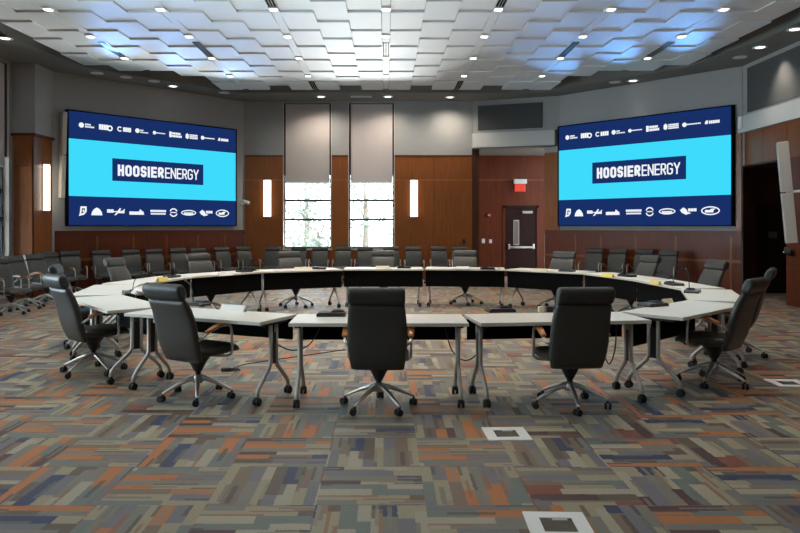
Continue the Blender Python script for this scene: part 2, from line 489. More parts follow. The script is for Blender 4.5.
# right side wall: pier, frieze, band, upper panel, alcove
RX = 7.88
b = MB()
b.box((RX, -3.2, 0), (RX + .3, 13.5, 2.88), M['plaster']); b.box((RX, -3.2, 2.88), (RX + .3, 15.35, 5.1), M['plaster'])
struct(b.build('wall_right'))
RW = frame((RX, 0), (0, -1))      # local x = -world Y; -y into the room
b = MB()
clad(b, -13.5, 3.2, 0, 2.88, 0, [-10.9, -8.3, -5.7], [.80], M['wood_dark'], mtx=RW)
clad(b, -15.1, 3.2, 2.88, 3.58, 0, [-14.4, -13.5, -10.9, -8.3, -5.7], [], M['wood'], mtx=RW)
b.box((-13.53, -.03, 0), (-13.5, .3, 2.88), M['wood_dark'], mtx=RW)
b.box((-15.25, .005, 2.85), (3.2, .3, 2.88), M['wood_deep'], mtx=RW)
struct(b.build('wall_right_paneling'))
b = MB(); b.box((-15.13, -.16, 3.58), (3.2, 0, 3.93), M['plaster_light'], mtx=RW); struct(b.build('trim_3'))
b = MB()
b.box((-15.0, -.03, 4.02), (-5.0, -.001, 4.98), M['fabric_dark'], mtx=RW)
o = b.build('acoustic_wall_panel'); tag(o, 'long dark grey fabric panel high on the right side wall, washed by a downlight', 'acoustic panel')
b = MB(); b.box((-15.08, -.20, 3.66), (-14.93, -.161, 3.94), M['white'], bevel=.02, mtx=RW)
o = b.build('junction_box'); tag(o, 'small white box fixed at the end of the pale ledge above the alcove', 'junction box')
b = MB()
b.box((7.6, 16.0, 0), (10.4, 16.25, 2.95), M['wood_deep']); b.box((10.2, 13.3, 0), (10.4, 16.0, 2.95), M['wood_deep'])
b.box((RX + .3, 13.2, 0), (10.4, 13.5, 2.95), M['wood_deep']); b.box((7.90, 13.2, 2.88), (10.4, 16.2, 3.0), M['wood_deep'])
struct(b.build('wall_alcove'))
ax0, ax1 = at(755.5, 16), at(788, 16)
b = MB(); b.box((ax0, 15.96, 0), (ax1, 16.0, zat(203.5, 16)), M['door'])
for x0, x1 in ((ax0 - .06, ax0), (ax1, ax1 + .06)): b.box((x0, 15.93, 0), (x1, 16.0, zat(203.5, 16) + .06), M['wood_deep'])
b.box((ax0 - .06, 15.93, zat(203.5, 16)), (ax1 + .06, 16.0, zat(203.5, 16) + .06), M['wood_deep'])
d = struct(b.build('door_2'))
b = MB(); b.box((ax1 - .12, 15.88, .98), (ax1 - .05, 15.96, 1.06), M['satin'], bevel=.01); b.build('door_handle', d)
b = MB(); b.box((at(767.5, 16), 15.945, zat(238, 16)), (at(776, 16), 15.96, zat(231.5, 16)), mat('door plaque', (.10, .09, .085), .3))
o = b.build('door_sign'); tag(o, 'small grey rectangular plaque on the dark alcove door', 'sign')
# rear wall behind the viewer
b = MB(); b.box((-8.3, -3.4, 0), (8.3, -3.2, 5.1), M['plaster']); struct(b.build('wall_rear'))

# ceiling: plenum, soffit ring
b = MB(); b.box((-8.6, -3.4, 5.62), (10.5, 22, 5.75), M['plenum']); struct(b.build('ceiling'))
inner = [(-7.15, -3.2), (-7.15, 12.9), (-6.65, 15.4), (-3.95, 18.25), (3.95, 18.25), (6.65, 15.4), (7.15, 12.9), (7.15, -3.2)]
outer = [(-8.4, -3.2), (-8.4, 14.5), (-8.4, 17), (-5, 22), (6.4, 22), (8.4, 17), (8.4, 14.5), (8.4, -3.2)]
b = MB(); k = b.mi(M['soffit'])
for i in range(7):
    lo = [b.bm.verts.new((x, y, z)) for z in (ZS, ZS + .5) for x, y in (outer[i], outer[i + 1], inner[i + 1], inner[i])]
    for f in ((0, 1, 2, 3), (4, 5, 6, 7), (2, 3, 7, 6), (0, 1, 5, 4)):
        b.bm.faces.new([lo[q] for q in f]).material_index = k
struct(b.build('ceiling_soffit'))
b = MB(); b.box((-6.9, -3.2, 5.1), (6.9, 6.9, 5.2), M['panel']); struct(b.build('ceiling_rear'))

# hung acoustic panels in staggered columns between seven spines
def inside(x, y, poly):
    r = False; n = len(poly)
    for i in range(n):
        (x0, y0), (x1, y1) = poly[i], poly[(i + 1) % n]
        if (y0 > y) != (y1 > y) and x < (x1 - x0) * (y - y0) / (y1 - y0) + x0: r = not r
    return r
cloud = [(-6.98, -4), (-6.98, 13.3), (-6.75, 15.2), (-4.1, 18.1), (4.1, 18.1), (6.75, 15.2), (6.98, 13.3), (6.98, -4)]
SP, SWD, PW, PL = 1.82, .15, .5565, 1.1
b = MB(); k = b.mi(M['panel'])
prof = [(0, 0), (PL - .005, .032), (PL - .005, .09), (0, .09)]
b.rings([[(x, y, z) for y, z in prof] for x in (-PW / 2 + .003, PW / 2 - .003)], M['panel'], smooth=False)
pan = b.build('ceiling_panel'); first = True
GP = 'acoustic panels of the floating ceiling'
tag(pan, 'white square-edged acoustic panel hung in staggered overlapping rows of the ceiling', 'ceiling panel', GP)
for s in range(-4, 4):
    for c in range(3):
        xc = s * SP + SWD / 2 + PW * (c + .5)
        y = 6.95 + (.55 if c == 1 else 0.0)
        while y < 18:
            if all(inside(xc + dx, y + dy, cloud) for dx in (-.25, .25) for dy in (.05, PL - .02)):
                o = pan if first else pan.copy()
                if not first: C.objects.link(o)
                first = False; o.location = (xc, y, 5.06)
            y += PL
for s in range(-3, 4):
    x = s * SP; yend = 17.75 if abs(s) < 3 else 15.7
    if abs(s) == 3: yend = 15.6
    b = MB(); b.box((-SWD / 2 + .004, 6.95, 0), (SWD / 2 - .004, yend, .05), M['panel'])
    o = b.build('ceiling_rail', loc=(x, 0, 5.075))
    tag(o, 'white strip carrying downlights between the ceiling panels, %s' % {
        -3: 'over the side window wall', -2: 'over the screen by the windows', -1: 'over the first back window', 0: 'running down the middle of the ceiling',
        1: 'over the wide wood panel beside the windows', 2: 'over the exit door side', 3: 'over the alcove side'}[s], 'ceiling rail', 'ceiling strips')
# downlights in the rails and in the soffit
SPOTS = []
def downlight(name, x, y, z, label, group, square=True, lens='downlamp', glow=True):
    r = empty(name, (x, y, z)); tag(r, label, 'downlight', group)
    b = MB()
    if square:
        b.box((-.078, -.078, -.03), (.078, .078, -.004), M['white'], bevel=.004); b.build('trim_ring', r)
        b = MB(); b.box((-.058, -.058, -.036), (.058, .058, -.03), M[lens]); b.build('lens', r)
    else:
        b.lathe([(.14, 0), (.14, -.012), (.11, -.018), (.09, -.004)], M['white'], 20); b.build('trim_ring', r)
        b = MB(); b.lathe([(.088, -.004), (.088, -.009)], M[lens], 20); b.build('lens', r)
    if lens == 'downlamp': SPOTS.append((x, y, z - .05, square))
    return r
for s in range(-3, 4):
    for y in (7.8, 9.5, 11.15, 12.75, 14.4, 16.1):
        if abs(s) == 3 and y > 15.5: continue
        downlight('ceiling_downlight', s * SP, y, 5.075, 'small square lit downlight set in a white ceiling strip', 'downlights in the ceiling strips')
DULL = (97, 126, 154, 615, 740, 224)
for x, y in ((97, 73), (126, 77), (154, 81), (173, 86), (224, 92.5), (321, 96.5), (388, 96.5), (450, 97), (615, 82), (633, 80.5), (740, 57), (760, 47), (795, 29), (5, 38)):
    Y = F * 3.53 / (226 - y)
    downlight('soffit_downlight', at(x, Y), Y, ZS, 'round downlight recessed in the dark soffit around the ceiling', 'downlights in the dark soffit', square=False, lens='white' if x in DULL else 'downlamp')
def vent(s, y0, y1):
    r = empty('air_vent', (s * SP, y0, 5.075)); L = y1 - y0
    tag(r, 'dark slotted air vent set in a white ceiling strip', 'air vent', 'slotted vents in the ceiling strips')
    b = MB(); b.box((-.07, 0, -.006), (.07, L, -.001), M['matte_black']); b.build('vent_slot', r)
    for x in (-.075, -.026, .018, .067):
        b = MB(); b.box((x, 0, -.012), (x + .008, L, -.006), M['satin']); b.build('vent_slat', r)
for s, y0, y1 in ((0, 13.25, 14.3), (-1, 16.75, 17.7), (1, 16.75, 17.7), (-1, 10.6, 11.25), (1, 10.6, 11.25), (-2, 13.2, 14.6), (2, 13.2, 14.6), (-3, 13.2, 14.6), (3, 13.2, 14.6)):
    vent(s, y0, y1)
b = MB(); Y = F * 3.53 / 129.5
r = empty('supply_grille', (at(361, Y), Y, ZS)); tag(r, 'pale rectangular grille in the soffit between two downlights above the windows', 'air vent')
b.box((-.28, -.1, -.015), (.28, .1, -.001), M['white'], bevel=.003); b.build('grille_frame', r)
for k in range(4):
    b = MB(); b.box((-.25, -.075 + k * .04, -.022), (.25, -.05 + k * .04, -.015), M['satin']); b.build('grille_slat', r)

# wall fittings
def sconce(p, rz, label):
    r = empty('wall_sconce', p, rz); tag(r, label, 'wall lamp', 'lit wall sconces on the wood')
    b = MB(); b.box((-.10, -.02, 0), (.10, 0, 1.05), M['wood_dark']); b.build('back_plate', r)
    b = MB(); n = 9
    b.rings([[(.102 * math.cos(math.pi * (1 + q / (n - 1))), .09 * math.sin(math.pi * (1 + q / (n - 1))) - .02, z) for q in range(n)] for z in (.015, 1.035)], M['lamp'])
    b.build('diffuser', r)
    for z in (0, 1.035):
        b = MB(); b.poly([(.107 * math.cos(math.pi * (1 + q / 8)), .095 * math.sin(math.pi * (1 + q / 8)) - .02) for q in range(9)], z, z + .015, M['satin']); b.build('end_cap', r)
sconce((at(267.3, 19.45), 19.47, 1.80), 0, 'tall lit wall sconce on the wood beside the left screen and the windows')
sconce((at(414, 19.45), 19.47, 1.80), 0, 'tall lit wall sconce on the wide wood panel right of the windows')
sconce((-7.62, 15.40, 1.88), math.pi / 2, 'tall lit wall sconce on the wood pier at the left edge')

r = empty('exit_sign', (at(519.2, YD), YD - .04, zat(191.8, YD))); tag(r, 'red lit exit sign with a white housing above the dark door', 'exit sign')
b = MB(); b.box((-.19, -.16, .24), (.20, 0, .38), M['white'], bevel=.01); b.build('housing', r)
b = MB(); b.box((-.165, -.11, 0), (.165, -.085, .25), M['exit_panel'], bevel=.004); b.build('sign_face', r)
def text(body, name, m, parent, size, loc, rot=(math.pi / 2, 0, 0), sx=1.0, offset=0.0, ext=.002, align='LEFT', space=1.0):
    cu = bpy.data.curves.new('t', 'FONT'); cu.body = body; cu.size = size; cu.offset = offset; cu.extrude = ext; cu.align_x = align; cu.space_character = space
    o = bpy.data.objects.new('t', cu); C.objects.link(o)
    dg = bpy.context.evaluated_depsgraph_get(); dg.update()
    me = bpy.data.meshes.new_from_object(o.evaluated_get(dg))
    bpy.data.objects.remove(o)
    me.materials.clear(); me.materials.append(m)
    t = bpy.data.objects.new(name, me); C.objects.link(t); t.parent = parent
    t.location = loc; t.rotation_euler = rot; t.scale = (sx, 1, 1)
    return t
text('EXIT', 'lettering', M['exit_red'], r, .23, (0, -.114, .04), sx=.62, offset=.006, align='CENTER')

def wallbit(name, x, y, w, h, d, m, label, cat, Y=YD - .03):
    b = MB(); b.box((-w / 2, -d, -h / 2), (w / 2, 0, h / 2), m, bevel=min(.008, d / 3))
    o = b.build(name, loc=(at(x, Y), Y, zat(y, Y))); tag(o, label, cat); return o
o = wallbit('light_switch', 483.3, 241, .10, .14, .012, M['white'], 'white switch plate left of the exit door, farther from the door', 'light switch')
b = MB(); b.box((-.015, -.022, -.03), (.015, -.012, .03), M['paper'], bevel=.003); b.build('rocker', o)
o = wallbit('light_switch', 490.5, 241.3, .09, .12, .012, M['white'], 'white switch plate left of the exit door, nearer the door', 'light switch')
b = MB(); b.box((-.015, -.022, -.03), (.015, -.012, .03), M['paper'], bevel=.003); b.build('rocker', o)
r = empty('fire_alarm', (at(488.5, YD - .03), YD - .03, zat(215.3, YD))); tag(r, 'small round red fire alarm on the wood left of the exit door', 'fire alarm')
b = MB(); b.lathe([(.075, 0), (.075, -.03), (.05, -.055), (.02, -.06)], M['red'], 18, axis='y'); b.build('alarm_body', r)
b = MB(); b.box((-.02, -.075, -.02), (.02, -.055, .02), M['white'], bevel=.006); b.build('strobe', r)
wallbit('wall_outlet', 463.8, 241.5, .075, .13, .012, M['black'], 'small black outlet on the wide wood panel near the recess', 'outlet', YB - .03)

# security camera between the left screen and the wood corner
p = FL @ Vector((4.80, 0, zat(204, 19.4)))
r = empty('security_camera', p, math.atan2(LE.y, LE.x)); tag(r, 'small white camera on the grey wall right of the left screen', 'camera')
b = MB(); b.lathe([(.05, 0), (.05, -.03), (.02, -.04)], M['white'], 14, axis='y'); b.tube([(0, -.03, 0), (0, -.12, .0), (.02, -.16, .05)], .014, M['white']); b.build('bracket', r)
b = MB(); b.tube([(-.06, -.12, .09), (-.04, -.15, .08), (.07, -.24, .03), (.09, -.26, .02)], [.03, .05, .05, .035], M['white'], 12); b.build('camera_body', r)

# ------------------------------------------------------------------ the two video screens
def ucoord(x, x0, x1, Y0, Y1):
    t = (x - x0) / (x1 - x0)
    return t * Y0 / (t * Y0 + (1 - t) * Y1)
def logo_shapes(kind, w, h):
    """white marks about the origin, w x h, as a list of outlines (x, z)"""
    rc = lambda a, c, e, f: [(a, c), (e, c), (e, f), (a, f)]
    disc = lambda cx, cz, r, n=14, ry=None: [(cx + r * math.cos(2 * math.pi * q / n), cz + (ry or r) * math.sin(2 * math.pi * q / n)) for q in range(n)]
    arc = lambda cx, cz, rx, ry, t, a0, a1, n=14: [(cx + rx * math.cos(lerp(a0, a1, q / n)), cz + ry * math.sin(lerp(a0, a1, q / n))) for q in range(n + 1)] + [(cx + (rx - t) * math.cos(lerp(a1, a0, q / n)), cz + (ry - t) * math.sin(lerp(a1, a0, q / n))) for q in range(n + 1)]
    W, H = w / 2, h / 2; S = []
    def letters(x0, x1, z0, z1, n, gap=.28):
        st = (x1 - x0) / n
        for q in range(n):
            a = x0 + q * st
            S.append(rc(a, z0, a + st * (1 - gap), z1))
    if kind == 'dot_two_lines':
        S.append(disc(-W + H, 0, H)); letters(-W + 2.4 * H, W * .55, .12 * H, .75 * H, 6); letters(-W + 2.4 * H, W, -.75 * H, -.15 * H, 8)
    elif kind == 'block_gear':
        letters(-W, W * .45, -H * .6, H * .9, 4, .12); S.append(arc(W * .66, -.1 * H, H * .95, H * .95, H * .45, 0, 2 * math.pi)); S.append(rc(-W, -H * .8, W * .4, -H * .62))
    elif kind == 'crescent_block':
        S.append(arc(-W + H * .9, 0, H * .95, H * .95, H * .4, .7, 5.6)); letters(-W + 2.2 * H, W, -.8 * H, .8 * H, 4, .14)
    elif kind == 'dot_line_step':
        S.append(disc(-W + H, .1 * H, H)); letters(-W + 2.3 * H, W * .25, .1 * H, .7 * H, 5); letters(-W + 2.3 * H, W, -.7 * H, -.2 * H, 9)
    elif kind == 'dot_line':
        S.append(disc(-W + H, 0, H)); letters(-W + 2.0 * H, W, -.28 * H, .28 * H, 9, .2)
    elif kind == 'stack_block':
        S.append(rc(-W, -H, -W + .9 * H, H)); letters(-W + 1.1 * H, W * .8, .1 * H, .85 * H, 5, .15); letters(-W + 1.1 * H, W, -.9 * H, -.1 * H, 6, .15)
    elif kind == 'shield_block':
        S.append([(-W, .5 * H), (-W + .6 * H, H), (-W + 1.2 * H, .5 * H), (-W + 1.2 * H, -.6 * H), (-W + .6 * H, -H), (-W, -.6 * H)])
        for z in (.3, -.25, -.8): letters(-W + 1.5 * H, W, z * H, (z + .42) * H, 7, .15)
    elif kind == 'leaf_word':
        S.append([(-W, -.6 * H), (-W + .3 * H, .4 * H), (-W + H, H), (-W + 1.5 * H, .3 * H), (-W + 1.2 * H, -.8 * H)]); letters(-W + 1.8 * H, W, -.7 * H, .6 * H, 6, .18)
    elif kind == 'state_outline':
        o = [(-.55 * W, H), (W, H), (W, -.1 * H), (.3 * W, -.75 * H), (-W, -H), (-.75 * W, -.5 * H)]
        i = [(x * .5 + .08 * W, z * .55 + .05 * H) for x, z in o]
        n = len(o)
        for q in range(n): S.append([o[q], o[(q + 1) % n], i[(q + 1) % n], i[q]])
        S.append(rc(.0, -.2 * H, .4 * W, .3 * H))
    elif kind == 'dome':
        S.append([(-W, -H), (W, -H), (W * .9, -.2 * H), (W * .5, .6 * H), (0, H), (-W * .5, .6 * H), (-W * .9, -.2 * H)])
    elif kind == 'script':
        letters(-W, -.25 * W, -.3 * H, .6 * H, 4, .1); S.append([(-.2 * W, -H), (.05 * W, -.9 * H), (.6 * W, H * .8), (.45 * W, H)])
        letters(.25 * W, W, -.4 * H, .25 * H, 3, .1); S.append([(.7 * W, .2 * H), (W, .8 * H), (W, .4 * H)]); S.append(rc(-.3 * W, -.1 * H, .3 * W, .15 * H))
    elif kind == 'skyline':
        S.append(rc(-W, -H, .9 * W, .15 * H)); S.append([(.3 * W, .1 * H), (W, -H), (.65 * W, .5 * H), (.4 * W, H)])
    elif kind == 'wide_word':
        letters(-W, W, .1 * H, H, 9, .12); letters(-W * .95, W * .95, -H, -.3 * H, 14, .2)
    elif kind == 'split_ring':
        S.append(arc(0, .1 * H, W, H * .95, W * .28, .25, math.pi - .25)); S.append(arc(0, -.1 * H, W, H * .95, W * .28, math.pi + .25, 2 * math.pi - .25)); S.append(rc(-.75 * W, -.1 * H, .75 * W, .12 * H))
    elif kind == 'oval_badge':
        S.append(arc(0, 0, W, H, H * .38, 0, 2 * math.pi, 26)); letters(-.62 * W, .62 * W, -.3 * H, .12 * H, 8, .12); S.append(rc(-.8 * W, -.6 * H, .8 * W, -.35 * H))
    elif kind == 'bird_word':
        S.append([(-W, .3 * H), (-.6 * W, H), (-.25 * W, .5 * H), (-.1 * W, -.2 * H), (.35 * W, -.6 * H), (-.3 * W, -H), (-.8 * W, -.4 * H)])
        letters(-.02 * W, W, -.1 * H, .7 * H, 3, .12)
    elif kind == 'orbit':
        S.append(arc(0, 0, W, H, H * .28, 0, 2 * math.pi, 26)); S.append([(-.6 * W, -.4 * H), (.3 * W, -.4 * H), (.35 * W, .1 * H), (.55 * W, .5 * H), (.1 * W, .45 * H), (-.1 * W, .15 * H), (-.55 * W, .2 * H)])
    return S
TOPK = ['dot_two_lines', 'block_gear', 'crescent_block', 'dot_line_step', 'dot_line', 'stack_block', 'shield_block', 'dot_line', 'leaf_word']
BOTK = ['state_outline', 'dome', 'script', 'skyline', 'wide_word', 'split_ring', 'oval_badge', 'bird_word', 'orbit']
def stroke_word(word, parent, W, H, t, loc):
    """condensed sans capitals drawn as strokes, fitted to W x H"""
    h = H - t; wd = {'I': 0.0, 'N': .50, 'O': .47, 'G': .48, 'Y': .50}
    ws = [wd.get(ch, .42) for ch in word]; gap = t * 1.5
    unit_ = (W - t * len(word) - (gap - t) * (len(word) - 1)) / sum(ws)
    b = MB(); x = t / 2
    for ch, wf in zip(word, ws):
        w = wf * unit_; r = min(.42 * w, .26 * h)
        co = lambda cx, cz, a0, a1: [(cx + r * math.cos(R(lerp(a0, a1, q / 5))), cz + r * math.sin(R(lerp(a0, a1, q / 5)))) for q in range(6)]
        S = {'H': [[(0, 0), (0, h)], [(w, 0), (w, h)], [(0, h * .5), (w, h * .5)]],
             'O': [co(w - r, h - r, 0, 90) + co(r, h - r, 90, 180) + co(r, r, 180, 270) + co(w - r, r, 270, 360) + [(w, h - r)]],
             'I': [[(0, 0), (0, h)]],
             'S': [[(w, h * .78)] + co(w - r, h - r, 0, 90) + co(r, h - r, 90, 180) + co(r, h * .5 + r * .9, 180, 270) + co(w - r, h * .5 - r * .9, 90, 0) + co(w - r, r, 0, -90) + co(r, r, 270, 180) + [(0, h * .22)]],
             'E': [[(w, 0), (0, 0), (0, h), (w, h)], [(0, h * .5), (w * .9, h * .5)]],
             'R': [[(0, 0), (0, h)] + co(w - r, h - r, 90, 0) + co(w - r, h * .47 + r, 0, -90) + [(0, h * .47)], [(w * .5, h * .47), (w, 0)]],
             'N': [[(0, 0), (0, h)], [(0, h), (w, 0)], [(w, 0), (w, h)]],
             'G': [[(w, h * .78)] + co(w - r, h - r, 0, 90) + co(r, h - r, 90, 180) + co(r, r, 180, 270) + co(w - r, r, 270, 360) + [(w, h * .48), (w * .55, h * .48)]],
             'Y': [[(0, h), (w / 2, h * .45), (w / 2, 0)], [(w, h), (w / 2, h * .45)]]}[ch]
        for path in S:
            for (ax, az), (bx, bz) in zip(path, path[1:]):
                L = math.hypot(bx - ax, bz - az)
                if L < 1e-6: continue
                ux, uz = (bx - ax) / L * t / 2, (bz - az) / L * t / 2
                ex = .98
                P4 = [(ax - ux * ex - uz, az - uz * ex + ux), (bx + ux * ex - uz, bz + uz * ex + ux), (bx + ux * ex + uz, bz + uz * ex - ux), (ax - ux * ex + uz, az - uz * ex - ux)]
                if len(path) > 6:
                    P4 = [(ax - ux * .3 - uz, az - uz * .3 + ux), (bx + ux * .3 - uz, bz + uz * .3 + ux), (bx + ux * .3 + uz, bz + uz * .3 - ux), (ax - ux * .3 + uz, az - uz * .3 - ux)]
                b.plate([(px + x, pz + t / 2) for px, pz in P4], -.008, -.006, M['led_white'])
        x += w + gap + 0.0
    return b.build('lettering', parent, loc)
def led_screen(S, E, W, label, tops, bots, Ys, xs):
    H, z0 = 2.64, 1.57
    r = empty('video_screen', (S[0], S[1], z0), math.atan2(E.y, E.x)); tag(r, label, 'screen', 'video walls with the same slide')
    b = MB(); b.box((-.05, .0, -.02), (W + .05, .115, H + .03), M['matte_black'], bevel=.01); b.build('cabinet', r)
    b = MB()
    b.box((0, -.004, 0), (W, 0, .256 * H), M['led_navy']); b.box((0, -.004, .256 * H), (W, 0, .759 * H), M['led_cyan']); b.box((0, -.004, .759 * H), (W, 0, H), M['led_navy'])
    b.box((.226 * W, -.006, .406 * H), (.775 * W, -.004, .612 * H), M['led_navy'])
    b.build('display_face', r)
    cap = .104 * H
    stroke_word('HOOSIER', r, .266 * W, cap, .0225 * H, (.256 * W, 0, .454 * H))
    stroke_word('ENERGY', r, .214 * W, cap, .0135 * H, (.530 * W, 0, .454 * H))
    for row, kinds, vz, hh in ((tops, TOPK, .885, [.046, .056, .05, .044, .034, .054, .058, .04, .04]), (bots, BOTK, .124, [.085, .07, .068, .052, .045, .08, .056, .064, .076])):
        for (a, c), kd, h in zip(row, kinds, hh):
            ua, uc = ucoord(a, *xs, *Ys) * W, ucoord(c, *xs, *Ys) * W
            b = MB()
            for o in logo_shapes(kd, uc - ua, h * H): b.plate(o, -.007, -.004, M['led_white'])
            b.build('logo', r, loc=((ua + uc) / 2, 0, vz * H))
q = lambda l, o, s: [(o + a / s, o + c / s) for a, c in l]
LT = q([(70, 130), (147, 197), (217, 270), (285, 335), (352, 400), (415, 463), (477, 523), (535, 588), (600, 640)], 60, 3.806)
LB = q([(70, 100), (118, 160), (178, 245), (263, 320), (343, 403), (416, 446), (460, 517), (530, 580), (592, 642)], 60, 3.806)
RT = q([(55, 98), (110, 147), (162, 209), (219, 267), (278, 328), (342, 389), (404, 458), (470, 537), (550, 604)], 550, 3.553)
RB = q([(54, 74), (88, 118), (132, 185), (199, 249), (270, 326), (340, 369), (387, 446), (462, 522), (537, 604)], 550, 3.553)
led_screen(LS, LE, 4.527, 'large video wall beside the wood pier and the windows, showing a cyan and navy slide', LT, LB, (15.90, 19.17), (68.5, 235.4))
led_screen(RS, RE, 4.438, 'large video wall beside the exit door and the alcove, showing a cyan and navy slide', RT, RB, (18.58, 15.30), (559, 731))

# hanging column loudspeakers
def array_speaker(p0, p1, w, rz, wall_pt, label):
    p0, p1 = Vector(p0), Vector(p1)                      # bottom, top
    r = empty('hanging_loudspeaker', p0); tag(r, label, 'loudspeaker', 'slim column loudspeakers')
    d = (p1 - p0); L = d.length; d.normalize()
    X = Vector((math.cos(rz), math.sin(rz), 0)); X = (X - d * X.dot(d)).normalized(); Yv = d.cross(X)
    mt = Matrix((X, Yv, d)).transposed().to_4x4()
    for k in range(2):
        b = MB(); b.box((-w / 2, -.09, L * (.0 + .505 * k)), (w / 2, .09, L * (.495 + .505 * k)), M['speaker'], bevel=.012, mtx=mt); b.build('speaker_module', r)
    b = MB()
    mid = (d * L * .5); wp = Vector(wall_pt) - p0
    b.tube([mid + Yv * .07, mid.lerp(wp, .6), wp], .025, M['white']); b.build('bracket', r)
array_speaker((at(791.5, 12.9), 12.9, zat(243, 12.9)), (at(782, 12.9), 12.9, zat(142, 12.9)), .185, R(-20), (RX - .03, 12.6, zat(190, 12.9)), 'pale column loudspeaker hanging at a slant by the alcove')
pL = FL @ Vector((-.15, -.14, 0))
array_speaker((pL.x - .02, pL.y, zat(198, pL.y)), (pL.x + .03, pL.y, zat(112, pL.y)), .10, math.atan2(LE.y, LE.x), FL @ Vector((-.15, 0, 3.2)), 'slim grey column loudspeaker on the wall beside the left screen edge')
r = empty('conference_camera', (RX - .035, 13.28, zat(252, 13.28)), R(-90)); tag(r, 'small black wall camera with a green light below the pale loudspeaker', 'camera')
b = MB(); b.box((-.06, -.10, -.08), (.06, 0, -.05), M['black'], bevel=.008); b.build('bracket', r)
b = MB(); b.lathe([(.02, -.05), (.07, -.045), (.078, 0), (.06, .05), (.02, .065)], M['black'], 18, c=(0, -.09, 0)); b.build('camera_head', r)
b = MB(); b.lathe([(.03, 0), (.03, -.02), (.02, -.024)], M['screen_glass'], 14, c=(0, -.16, .0), axis='y'); b.build('lens', r)
b = MB(); b.box((-.05, -.172, -.012), (-.028, -.158, .012), M['green_led']); b.build('indicator', r)
# ------------------------------------------------------------------ chairs
def make_chair():
    r = empty('office_chair')
    # seat cushion
    b = MB(); rg = []
    for y, z, w, t in ((-.205, .455, .40, .03), (-.20, .455, .455, .07), (-.15, .447, .49, .085), (-.05, .437, .51, .09), (.08, .437, .52, .09), (.18, .442, .515, .088), (.25, .438, .50, .08), (.285, .425, .47, .06), (.295, .418, .42, .03)):
        rg.append(sring((0, y, z), (1, 0, 0), (0, 0, 1), w, t, 20, 3.6))
    b.rings(rg, M['leather']); b.build('seat', r)
    # backrest: one tall curved cushion
    P = [(-.160, .360, .40, .03), (-.163, .368, .44, .06), (-.185, .43, .465, .078), (-.21, .50, .482, .084), (-.232, .58, .49, .086), (-.25, .66, .492, .086), (-.272, .74, .488, .084), (-.30, .82, .475, .080), (-.335, .885, .460, .074), (-.350, .915, .452, .060), (-.354, .922, .440, .03)]
    rg = []
    for i, (y, z, w, t) in enumerate(P):
        a, c = P[max(i - 1, 0)], P[min(i + 1, len(P) - 1)]
        d = Vector((0, c[0] - a[0], c[1] - a[1])).normalized(); n = Vector((0, -d.z, d.y))
        bow = .0
        rg.append(sring((0, y, z), (1, 0, 0), n, w, t, 24, 4.2))
    b = MB(); b.rings(rg, M['leather']); b.build('backrest', r)
    # headrest roll
    d = Vector((0, -.38, .92)).normalized(); n = Vector((0, -d.z, d.y))
    b = MB(); rg = []
    for x, s in ((-.232, .45), (-.230, .75), (-.222, .93), (-.205, 1.0), (-.1, 1.0), (0, 1.0), (.1, 1.0), (.205, 1.0), (.222, .93), (.230, .75), (.232, .45)):
        rg.append([Vector((x, -.382, .988)) + d * (.073 * s * math.copysign(abs(math.cos(a)) ** .75, math.cos(a))) + n * (.047 * s * math.copysign(abs(math.sin(a)) ** .85, math.sin(a))) for a in [2 * math.pi * q / 18 for q in range(18)]])
    b.rings(rg, M['leather_edge']); b.build('headrest', r)
    # arms
    for s in (-1, 1):
        x = .275 * s
        b = MB(); b.tube([(x * .86, -.215, .565), (x, -.19, .595), (x, -.10, .642), (x, .02, .668), (x, .10, .668), (x, .135, .645), (x, .145, .60), (x, .15, .45), (x, .145, .405), (x * .9, .13, .385), (.10 * s, .10, .375)], .0125, M['alu'], 8, flat=1.0)
        a = b.build('armrest', r)
        b = MB(); rg = []
        for y, z, w, t in ((-.165, .628, .03, .012), (-.155, .634, .05, .022), (-.06, .668, .058, .024), (.03, .686, .056, .024), (.11, .684, .05, .022), (.125, .676, .03, .014)):
            rg.append(sring((x, y, z), (1, 0, 0), (0, -.2, 1), w, t, 12, 3))
        b.rings(rg, M['arm_wood']); b.build('arm_pad', a)
    # mechanism and column
    b = MB(); b.lathe([(.03, .235), (.045, .26), (.075, .32), (.105, .36), (.115, .385)], M['black'], 16); b.box((-.11, -.15, .375), (.11, .14, .40), M['black'], bevel=.01); b.build('tilt_mechanism', r)
    b = MB(); b.lathe([(.026, .14), (.026, .25)], M['black'], 14); b.lathe([(.045, .14), (.055, .165), (.045, .20), (.03, .215)], M['alu'], 18); b.build('gas_column', r)
    # five-star base
    for k in range(5):
        a = R(90 + 72 * k); ca, sa = math.cos(a), math.sin(a)
        b = MB(); rg = []
        for d_, z, w, t in ((.025, .185, .054, .05), (.08, .176, .048, .044), (.16, .148, .042, .036), (.24, .112, .036, .028), (.30, .084, .03, .022), (.318, .076, .022, .014)):
            rg.append(sring((ca * d_, sa * d_, z), (-sa, ca, 0), (0, 0, 1), w, t, 12, 2.6))
        b.rings(rg, M['alu']); lg = b.build('base_leg', r)
        b = MB(); t = R(35 * k + 20); e = Vector((math.cos(t), math.sin(t), 0)); c = Vector((ca * .315, sa * .315, .029)) + Vector((-e.y, e.x, 0)) * .012
        for s in (-1, 1): b.cyl(c + e * (.006 * s), c + e * (.028 * s), .028, M['rubber'], 12)
        b.cyl((ca * .312, sa * .312, .05), (ca * .312, sa * .312, .075), .011, M['black'], 8)
        b.build('caster', lg)
    return r

